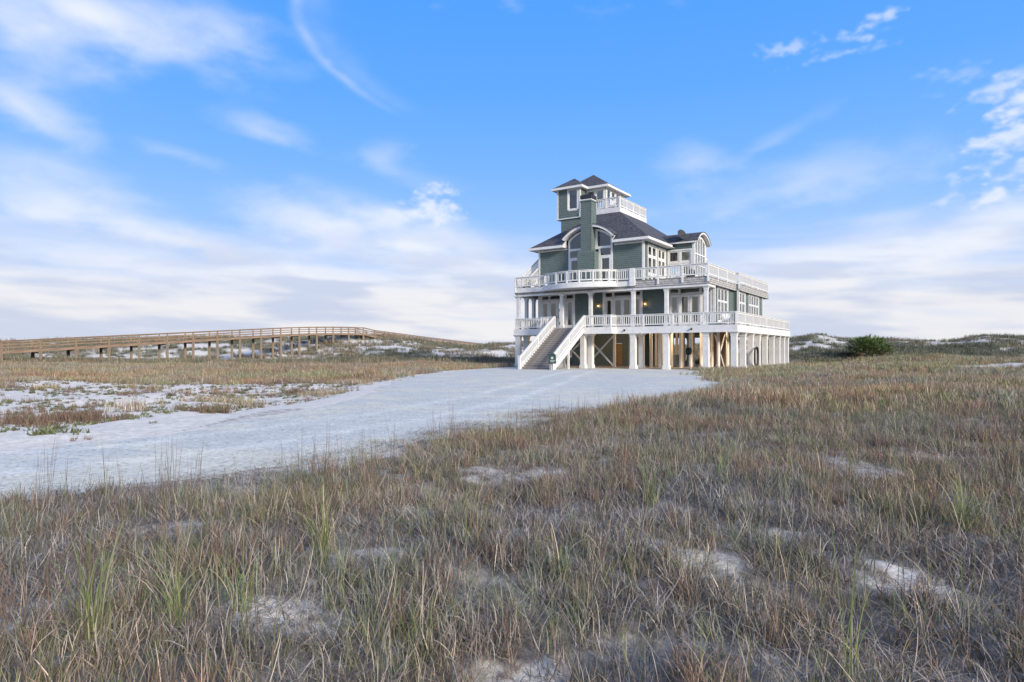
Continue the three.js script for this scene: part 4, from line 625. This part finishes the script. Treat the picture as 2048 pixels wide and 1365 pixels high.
// ---------------------------------------------------------------- grasses: patches of separate blades
const C = { brown: [0.155, 0.113, 0.083], russet: [0.192, 0.128, 0.088], tan: [0.37, 0.31, 0.235], grey: [0.25, 0.228, 0.195], olive: [0.135, 0.148, 0.066], green: [0.15, 0.20, 0.058], dark: [0.085, 0.078, 0.06], scrub: [0.155, 0.16, 0.112], blue: [0.15, 0.175, 0.13], straw: [0.42, 0.345, 0.22] };
function blades(list) { // list of {p, az, lean, len, w, curl, c, twist}; every blade a tapering strip of one colour
  const pos = [], nor = [], col = [], idx = [];
  for (const b of list) {
    const K = b.k ?? 4, base = pos.length / 3; let x = b.p[0], y = b.p[1], z = b.p[2], lean = b.lean, az = b.az; const st = b.len / K;
    for (let i = 0; i <= K; i++) {
      const t = i / K, w = b.w * (i === K ? 0.12 : 1 - 0.55 * t * t) / 2, ca = Math.cos(az + b.twist), sa = Math.sin(az + b.twist);
      const nx = -Math.cos(lean) * Math.cos(az), ny = Math.sin(lean), nz = -Math.cos(lean) * Math.sin(az);
      pos.push(x - sa * w, y, z + ca * w, x + sa * w, y, z - ca * w); nor.push(nx, ny, nz, nx, ny, nz); col.push(...b.c, ...b.c);
      x += Math.sin(lean) * Math.cos(az) * st; y += Math.cos(lean) * st; z += Math.sin(lean) * Math.sin(az) * st; if (y < 0.012) y = 0.012;
      lean = Math.min(2.6, lean + b.curl / K * (0.5 + t)); az += (b.swirl ?? 0) / K;
    }
    for (let i = 0; i < K; i++) { const a = base + i * 2; idx.push(a, a + 2, a + 1, a + 1, a + 2, a + 3); }
  }
  const g = new THREE.BufferGeometry(); g.setAttribute('position', new THREE.Float32BufferAttribute(pos, 3)); g.setAttribute('normal', new THREE.Float32BufferAttribute(nor, 3)); g.setAttribute('color', new THREE.Float32BufferAttribute(col, 3)); g.setIndex(idx); g.computeVertexNormals(); return g;
}
function patch(seed, o) {
  const r = mulberry(seed), L = [], R = o.r ?? 0.3;
  const tufts = []; for (let t = 0; t < (o.tufts ?? 5); t++) tufts.push([(r() - 0.5) * 2 * R, (r() - 0.5) * 2 * R]);
  for (let i = 0; i < o.n; i++) {
    const [cx, cz] = tufts[i % tufts.length], s = o.spread ?? 0.07, q = r(); let c = null, acc = 0; for (const [name, w] of o.mix) { acc += w; if (q <= acc) { c = C[name]; break; } } c ??= C[o.mix[0][0]];
    const q2 = r(), v = 0.6 + 0.35 * r() + 0.75 * q2 * q2 * q2;
    L.push({ p: [cx + (r() + r() - 1) * s, 0, cz + (r() + r() - 1) * s], az: r() * 6.283, lean: (o.lean ?? 0.12) + (o.leanVar ?? 0.5) * r() * r(), len: lerp(o.h[0], o.h[1], Math.pow(r(), o.hp ?? 1)), w: o.w * (0.7 + 0.6 * r()), curl: (o.curl ?? 1.0) * (r() * 1.3 - 0.15), c: c.map((k) => k * v), twist: (r() - 0.5) * 1.2, swirl: (r() - 0.5) * (o.swirl ?? 0.6), k: o.k ?? 4 });
  }
  return blades(L);
}
const grassMat = new THREE.MeshStandardMaterial({ vertexColors: true, roughness: 0.9, side: THREE.DoubleSide });
function scatter(parent, name, geos, spots) { // spots: [x, d, scale, turn, tint, yscale, variant]
  const m4 = new THREE.Matrix4(), q = new THREE.Quaternion(), e = new THREE.Euler(), c = new THREE.Color();
  geos.forEach((g, k) => {
    const S = spots.filter((s) => s[6] === k); if (!S.length) return;
    const im = new THREE.InstancedMesh(g, grassMat, S.length); im.name = name; im.castShadow = im.receiveShadow = true;
    S.forEach((s, i) => { e.set(0, s[3], 0); q.setFromEuler(e); m4.compose(V3(s[0], height(s[0], s[1]) - 0.01, -s[1]), q, V3(s[2], s[2] * s[5], s[2])); im.setMatrixAt(i, m4); im.setColorAt(i, c.setRGB(...s[4])); });
    parent.add(im);
  });
}
function stuff(name, label, category) { const g = new THREE.Group(); g.name = name; scene.add(g); return tag(g, label, category, null, 'stuff'); }
const inView = (x, d) => d > 0.9 && Math.abs(x) < d * 0.88 + 2.2;
const rs = mulberry(99);
function cells(d0, d1, size, f) { for (let d = d0; d < d1; d += size) { const X = d * 0.88 + 2.2; for (let x = -X; x < X; x += size) { const px = x + rs() * size, pd = d + rs() * size; if (inView(px, pd)) f(px, pd); } } }

{ // near field
  const parent = stuff('dune_grass', 'dry brown and olive dune grass filling the foreground', 'grass');
  const near = [
    patch(1, { n: 130, h: [0.05, 0.20], w: 0.0036, mix: [['brown', 0.46], ['russet', 0.16], ['grey', 0.22], ['tan', 0.16]], lean: 0.15, curl: 1.8, leanVar: 1.1, tufts: 7, r: 0.2, swirl: 1.6 }),
    patch(2, { n: 130, h: [0.05, 0.20], w: 0.0036, mix: [['grey', 0.40], ['brown', 0.28], ['tan', 0.18], ['dark', 0.14]], lean: 0.25, curl: 2.8, leanVar: 1.2, swirl: 2.6, tufts: 8, r: 0.22 }),
    patch(3, { n: 110, h: [0.07, 0.24], w: 0.0036, mix: [['russet', 0.45], ['brown', 0.37], ['tan', 0.18]], curl: 1.3, leanVar: 0.8, tufts: 4, r: 0.16, swirl: 0.9 }),
    patch(4, { n: 120, h: [0.06, 0.23], w: 0.0036, mix: [['olive', 0.5], ['blue', 0.22], ['grey', 0.18], ['tan', 0.1]], curl: 1.5, leanVar: 0.9, tufts: 6, r: 0.2, swirl: 1.1 }),
    patch(5, { n: 120, h: [0.04, 0.16], w: 0.0038, mix: [['grey', 0.4], ['dark', 0.3], ['brown', 0.3]], lean: 0.3, curl: 2.2, leanVar: 1.3, swirl: 2.4, tufts: 10, r: 0.24 }),
    patch(6, { n: 75, h: [0.05, 0.18], w: 0.0040, mix: [['grey', 0.40], ['brown', 0.3], ['dark', 0.22], ['tan', 0.08]], lean: 1.1, leanVar: 0.5, curl: 0.4, swirl: 2.4, tufts: 16, r: 0.28, spread: 0.1, k: 3 }), // fallen litter
    patch(7, { n: 20, h: [0.15, 0.36], w: 0.0036, mix: [['tan', 0.4], ['straw', 0.1], ['grey', 0.3], ['olive', 0.2]], lean: 0.3, leanVar: 0.8, curl: 3.6, swirl: 2.2, tufts: 5, r: 0.22, k: 7 }), // long dry curls
  ];
  const stalks = [patch(11, { n: 9, h: [0.45, 0.85], w: 0.0036, mix: [['russet', 0.45], ['brown', 0.45], ['tan', 0.1]], lean: 0.05, leanVar: 0.25, curl: 0.3, tufts: 2, r: 0.1, k: 5 }), patch(12, { n: 7, h: [0.4, 0.75], w: 0.0036, mix: [['olive', 0.4], ['brown', 0.4], ['tan', 0.2]], lean: 0.05, leanVar: 0.35, curl: 0.5, tufts: 2, r: 0.1, k: 5 }), patch(13, { n: 14, h: [0.2, 0.45], w: 0.0040, mix: [['green', 0.35], ['olive', 0.4], ['straw', 0.25]], lean: 0.12, leanVar: 0.6, curl: 2.2, tufts: 1, r: 0.02, spread: 0.05, k: 6 })];
  const spots = [], tall = [];
  const tone = (x, d) => { const a = fbm(x * 0.5 + 17, d * 0.5 + 2, 3) - 0.5, b = rs(); const v = 0.95 + 0.42 * b; return [v * (1.03 + 0.4 * a), v, v * (1 - 0.4 * a)]; };
  const kind = (x, d) => { const q = fbm(x * 0.7 + 30, d * 0.7 + 60, 3) + (rs() - 0.5) * 0.42; return rs() < 0.13 ? 6 : q < 0.35 ? 4 : q < 0.44 ? 1 : q < 0.515 ? 0 : q < 0.565 ? 2 : q < 0.70 ? 3 : 1; };
  for (const [d0, d1, size, sc] of [[1.2, 7, 0.145, 1.0], [7, 16, 0.19, 1.15]]) cells(d0, d1, size, (x, d) => {
    const c = cover(x, d); if (x < -3 + 0.5 * (d - 8) && d > 8 && polyDist(driveway, x, d) > 0 && x < -4) return;
    const cl = ss(0.3, 0.56, fbm(x * 2.6 + 5, d * 2.6 + 12, 2)); if (c > 0.08 && rs() < ss(0.1, 0.7, c) * (0.35 + 0.65 * cl)) spots.push([x, d, sc * (0.8 + 0.5 * rs()), rs() * 6.28, tone(x, d), (0.56 + 0.42 * rs()) * (0.75 + 0.5 * cl), kind(x, d)]);
    else if (c > -0.8 && rs() < 0.75) { spots.push([x, d, 0.9 + 0.4 * rs(), rs() * 6.28, tone(x, d), 1, 5]); if (rs() < 0.22) spots.push([x, d, 0.5 + 0.3 * rs(), rs() * 6.28, tone(x, d), 0.8, kind(x, d)]); }
    if (c > 0.25 && rs() < 0.05) tall.push([x, d, 0.8 + 0.4 * rs(), rs() * 6.28, [1, 1, 1], 1, rs() < 0.4 ? 0 : rs() < 0.6 ? 1 : 2]);
    const e = polyDist(driveway, x, d); if (e > 0 && e < 0.9 && rs() < 0.07) tall.push([x, d, 0.55 + 0.4 * rs(), rs() * 6.28, [0.9, 0.9, 0.9], 1, 0]);
  });
  scatter(parent, 'grass_patch', near, spots); scatter(parent, 'grass_stalks', stalks, tall);
  console.log('near grass', spots.length, tall.length);
  // farther out the patches are broader and their blades count for several
  const mid = [
    patch(21, { n: 170, h: [0.14, 0.42], w: 0.010, mix: [['brown', 0.38], ['russet', 0.2], ['tan', 0.27], ['olive', 0.15]], curl: 0.7, leanVar: 0.6, tufts: 12, r: 0.55, spread: 0.12, k: 3 }),
    patch(22, { n: 170, h: [0.12, 0.38], w: 0.010, mix: [['olive', 0.42], ['brown', 0.18], ['tan', 0.24], ['green', 0.16]], curl: 0.8, leanVar: 0.6, tufts: 12, r: 0.55, spread: 0.12, k: 3 }),
    patch(23, { n: 170, h: [0.12, 0.36], w: 0.010, mix: [['grey', 0.4], ['brown', 0.3], ['blue', 0.2], ['tan', 0.1]], curl: 1.0, leanVar: 0.8, tufts: 12, r: 0.55, spread: 0.12, k: 3 }),
    patch(24, { n: 150, h: [0.16, 0.46], w: 0.010, mix: [['russet', 0.62], ['brown', 0.28], ['tan', 0.1]], curl: 0.6, leanVar: 0.5, tufts: 10, r: 0.5, spread: 0.12, k: 3 }),
  ];
  const field = [];
  const fieldKind = (x, d) => { const q = fbm(x * 0.16 + 4, d * 0.22 + 20, 4) + (rs() - 0.5) * 0.22, right = ss(8, 22, x); const g = ss(20, 48, d), w = rs(); if (x > 0) return q < 0.40 ? (w < 0.5 ? 2 : 1) : q < 0.58 - 0.14 * g ? (w < 0.5 - 0.2 * g ? 0 : w < 0.7 - 0.2 * g ? 2 : w < 0.85 ? 1 : 3) : (w < 0.45 + 0.45 * g ? 1 : w < 0.85 ? 0 : 3); void right; return q < 0.42 ? (w < 0.6 ? 2 : 1) : q < 0.52 ? 0 : q < 0.60 ? 3 : 1; };
  for (const [d0, d1, size] of [[15, 34, 0.42], [34, 68, 0.72]]) cells(d0, d1, size, (x, d) => {
    const c = cover(x, d); if (c < 0.12 || rs() > ss(0.05, 0.6, c)) return;
    const s = d < 34 ? 1 : 1.3; field.push([x, d, s * (0.75 + 0.5 * rs()), rs() * 6.28, tone(x, d).map((k) => k * 1.22), (x < 0 ? 0.5 : 0.62) + 0.35 * rs(), fieldKind(x, d)]);
  });
  scatter(parent, 'grass_patch', mid, field); console.log('field', field.length);
}
{ // dune scrub
  const parent = stuff('dune_scrub', 'low grey green scrub and sea oats on the far dunes', 'scrub');
  const geos = [
    patch(31, { n: 150, h: [0.18, 0.55], w: 0.03, mix: [['scrub', 0.6], ['dark', 0.2], ['olive', 0.2]], curl: 1.0, leanVar: 1.1, tufts: 12, r: 0.8, spread: 0.25, k: 3 }),
    patch(32, { n: 130, h: [0.2, 0.6], w: 0.028, mix: [['scrub', 0.4], ['grey', 0.25], ['olive', 0.35]], curl: 0.9, leanVar: 0.9, tufts: 10, r: 0.8, spread: 0.25, k: 3 }),
    patch(33, { n: 110, h: [0.25, 0.6], w: 0.026, mix: [['brown', 0.45], ['tan', 0.25], ['olive', 0.3]], curl: 0.6, leanVar: 0.6, tufts: 10, r: 0.8, spread: 0.22, k: 3 }),
    patch(34, { n: 12, h: [0.5, 1.1], w: 0.014, mix: [['brown', 0.5], ['olive', 0.5]], curl: 0.3, lean: 0.03, leanVar: 0.25, tufts: 6, r: 0.8, spread: 0.1, k: 4 }),
  ];
  const spots = [];
  cells(64, 125, 1.15, (x, d) => {
    if (rs() > 0.5 + 0.5 * ss(64, 72, d)) return;
    const c = cover(x, d), n = fbm(x * 0.12 + 77, d * 0.12, 3); if (c < 0.2 || rs() > ss(0.15, 0.6, c)) return;
    const v = 0.8 + 0.4 * rs(), right = ss(10, 30, x), k = rs() < 0.03 ? 3 : n + (rs() - 0.5) * 0.25 < 0.46 + 0.06 * right ? 0 : n < 0.57 ? 1 : 2; spots.push([x, d, 0.8 + 0.6 * rs(), rs() * 6.28, [v, v, v], 0.7 + 0.5 * rs(), x < -32 && d < 92 && rs() < 0.7 ? 2 : k]);
  });
  cells(125, 200, 1.9, (x, d) => { const c = cover(x, d); if (c < 0.2 || rs() > ss(0.1, 0.5, c)) return; const v = 0.8 + 0.4 * rs(); spots.push([x, d, 1.2 + 0.8 * rs(), rs() * 6.28, [v, v, v], 0.8 + 0.5 * rs(), rs() < 0.03 ? 3 : rs() < 0.6 ? 0 : rs() < 0.5 ? 1 : 2]); });
  scatter(parent, 'scrub_patch', geos, spots); console.log('scrub', spots.length);
}
{ // sprawling plants on the open sand to the left
  const parent = stuff('beach_ground_cover', 'small green and rusty plants dotted over open white sand', 'plants');
  const geos = [
    patch(41, { n: 60, h: [0.04, 0.12], w: 0.022, mix: [['olive', 0.6], ['blue', 0.25], ['green', 0.15]], lean: 0.4, leanVar: 1.0, curl: 0.6, tufts: 7, r: 0.2, spread: 0.06, k: 2 }),
    patch(42, { n: 70, h: [0.06, 0.18], w: 0.016, mix: [['olive', 0.5], ['brown', 0.3], ['dark', 0.2]], lean: 0.3, leanVar: 1.0, curl: 0.8, tufts: 6, r: 0.18, spread: 0.06, k: 2 }),
    patch(43, { n: 90, h: [0.08, 0.24], w: 0.009, mix: [['russet', 0.6], ['brown', 0.4]], lean: 0.2, leanVar: 0.8, curl: 0.8, tufts: 6, r: 0.22, spread: 0.07, k: 3 }),
  ];
  const spots = [];
  cells(8.5, 33, 0.34, (x, d) => {
    if (x > -3.5 + (d > 16 ? 0.2 * (d - 16) : 0) || x > -2.5) return; const e = polyDist(driveway, x, d); if (e < 0.5) return;
    const st = inPoly(strip, x, d); if (st && rs() > 0.02) return;
    const n = fbm(x * 0.5 + 8, d * 0.5 + 80, 4), p = ss(0.25, 0.6, n) * 0.9; if (rs() > p * ss(0.4, 2.2, e)) return;
    const v = 0.8 + 0.4 * rs(); spots.push([x, d, 0.4 + 0.8 * rs() * rs(), rs() * 6.28, [v, v, v], 0.8 + 0.4 * rs(), rs() < 0.4 ? 0 : rs() < 0.55 ? 1 : 2]);
  });
  // the larger clumps at the edge of the sand
  for (const [px, py, k, n] of [[50, 852, 2, 10], [130, 842, 2, 10], [200, 845, 0, 4], [215, 842, 2, 5], [40, 866, 0, 4], [105, 872, 0, 4], [310, 828, 0, 4], [390, 826, 2, 5], [400, 824, 1, 4], [600, 777, 2, 6], [265, 833, 0, 3]]) { const d = EYE * FOCAL / (py - 703), x = (px - 1024) / FOCAL * d; for (let i = 0; i < n; i++) { const v = 0.8 + 0.4 * rs(); spots.push([x + (rs() - 0.5) * 0.9, d + (rs() - 0.5) * 0.6, 0.8 + 0.6 * rs(), rs() * 6.28, [v, v, v], 1, k]); } }
  scatter(parent, 'sand_plant', geos, spots); console.log('sand plants', spots.length);
}
// tufts of green grass that stand out one by one
function tuft(label, px, py, h, n, seed, o = {}) {
  const d = EYE * FOCAL / (py - 703), x = (px - 1024) / FOCAL * d, r = mulberry(seed), L = [];
  for (let i = 0; i < n; i++) { const q = r(), c = q < 0.45 ? C.green : q < 0.75 ? C.olive : q < 0.92 ? C.straw : C.tan, v = 0.85 + 0.5 * r(); L.push({ p: [(r() + r() - 1) * 0.06, 0, (r() + r() - 1) * 0.06], az: (o.az ?? 0) + (r() - 0.5) * (o.fan ?? 6.28), lean: 0.04 + 0.55 * r() * r(), len: h * (0.35 + 0.65 * r()), w: 0.0046 * (0.7 + 0.6 * r()), curl: (o.curl ?? 1.5) * 1.7 * r(), c: c.map((k) => k * v), twist: (r() - 0.5) * 0.8, swirl: (r() - 0.5) * 0.5, k: 7 }); }
  const g = thing('grass_tuft', label, 'grass tuft', [x, height(x, d) - 0.015, -d], 0, 'green grass tufts in the foreground'); finish(blades(L), 'blades', grassMat, g);
}
tuft('arching yellow green grass tuft, tallest left of the picture centre', 645, 1150, 0.62, 70, 201);
tuft('upright bright green grass tuft cut by the lower left edge of the picture', 185, 1345, 0.62, 60, 202, { curl: 1.3 });
tuft('green grass tuft standing second from the lower left corner', 350, 1300, 0.6, 60, 203);
tuft('thin green grass tuft near the bottom, third from the lower left corner', 480, 1250, 0.55, 34, 204);
tuft('tall sparse green stalks near the bottom right of the centre', 1700, 1365, 0.75, 14, 205, { curl: 0.5 });
tuft('green grass tuft in mid field right of the centre line', 1440, 975, 0.62, 46, 206);
tuft('yellow green grass tuft just right of the centre line', 1300, 1030, 0.55, 40, 207);
tuft('green grass tuft at the right, below the far sand patch', 1850, 872, 0.62, 60, 208);
tuft('grey green grass tuft leaning at the right edge', 1930, 1080, 0.6, 50, 209, { az: -0.6, fan: 3 });
tuft('small green tuft left of the lower centre sand patch', 850, 1290, 0.5, 30, 210);
tuft('green grass tuft at lower centre, right of the picture middle', 1120, 1180, 0.5, 34, 211);
tuft('small bright green weed at the right of the near field', 1770, 1045, 0.28, 40, 212, { curl: 0.8 });
{ // palmetto
  const D = 66, X = 36.7, g = thing('palmetto_bush', 'big round green palmetto bush on the sandy slope', 'bush', [X, height(X, D), -D]), r = mulberry(61);
  const fr = [], dead = [];
  const addFan = (list, p, az, el, size, c) => { const dx = Math.cos(az) * Math.cos(el), dy = Math.sin(el), dz = Math.sin(az) * Math.cos(el); const dir = V3(dx, dy, dz), sideV = V3(-Math.sin(az), 0, Math.cos(az)), upV = sideV.clone().cross(dir).normalize(); const hub = p.clone().addScaledVector(dir, size * 0.45); list.push([p, hub, 0.02, c]); const n = 13; for (let i = 0; i < n; i++) { const a = lerp(-1.7, 1.7, i / (n - 1)), v = dir.clone().multiplyScalar(Math.cos(a)).addScaledVector(sideV, Math.sin(a)).addScaledVector(upV, 0.12).normalize(); list.push([hub, hub.clone().addScaledVector(v, size * (0.62 - 0.14 * Math.abs(a) / 1.7)).add(V3(0, -0.05 * size, 0)), 0.06, c]); } };
  for (let i = 0; i < 460; i++) { const az = r() * 6.283, el = Math.asin(Math.pow(r(), 0.8)) * 0.98 + 0.05, s = 0.55 + 0.4 * r(), R = Math.cbrt(r()) , p = V3(Math.cos(az) * Math.cos(el) * 2.25 * R, 0.12 + Math.sin(el) * 1.6 * R, Math.sin(az) * Math.cos(el) * 1.95 * R), q = r(), v = 0.7 + 0.7 * r(); addFan(fr, p, az + (r() - 0.5) * 1.2, el * 0.85 + (r() - 0.3) * 0.4, s * 1.0, (q < 0.55 ? [0.14, 0.195, 0.06] : q < 0.85 ? [0.22, 0.25, 0.075] : [0.08, 0.13, 0.05]).map((k) => k * v)); }
  for (let i = 0; i < 50; i++) { const az = r() * 6.283, R = 1.2 + r() * 1.0; addFan(dead, V3(Math.cos(az) * R, 0.35 + 0.3 * r(), Math.sin(az) * R * 0.9), az, -0.3 - 0.4 * r(), 0.7, [0.2, 0.14, 0.085].map((k) => k * (0.7 + 0.6 * r()))); }
  const make = (list, name) => { const pos = [], col = [], idx = []; for (const [a, b, w, c] of list) { const d = b.clone().sub(a), s = d.clone().cross(V3(0.3, 1, 0.2)).normalize().multiplyScalar(w / 2), m = a.clone().lerp(b, 0.55), k = pos.length / 3; for (const p of [a.clone().addScaledVector(s, 0.5), a.clone().addScaledVector(s, -0.5), m.clone().add(s), m.clone().sub(s), b]) { pos.push(p.x, p.y, p.z); col.push(...c); } idx.push(k, k + 1, k + 2, k + 1, k + 3, k + 2, k + 2, k + 3, k + 4); } const q = new THREE.BufferGeometry(); q.setAttribute('position', new THREE.Float32BufferAttribute(pos, 3)); q.setAttribute('color', new THREE.Float32BufferAttribute(col, 3)); q.setIndex(idx); q.computeVertexNormals(); finish(q, name, grassMat, g); };
  make(fr, 'fronds'); make(dead, 'dead_fronds');
  const tr = new MB(); for (let i = 0; i < 7; i++) { const az = i * 0.9, R = 0.5 + 0.5 * r(); tr.tube(V3(Math.cos(az) * R, -0.3, Math.sin(az) * R), V3(Math.cos(az) * (R + 0.3), 0.7, Math.sin(az) * (R + 0.3)), 0.12, 0.08, 7); } tr.build('trunk', M.brown, g);
}
renderer.render(scene, camera);
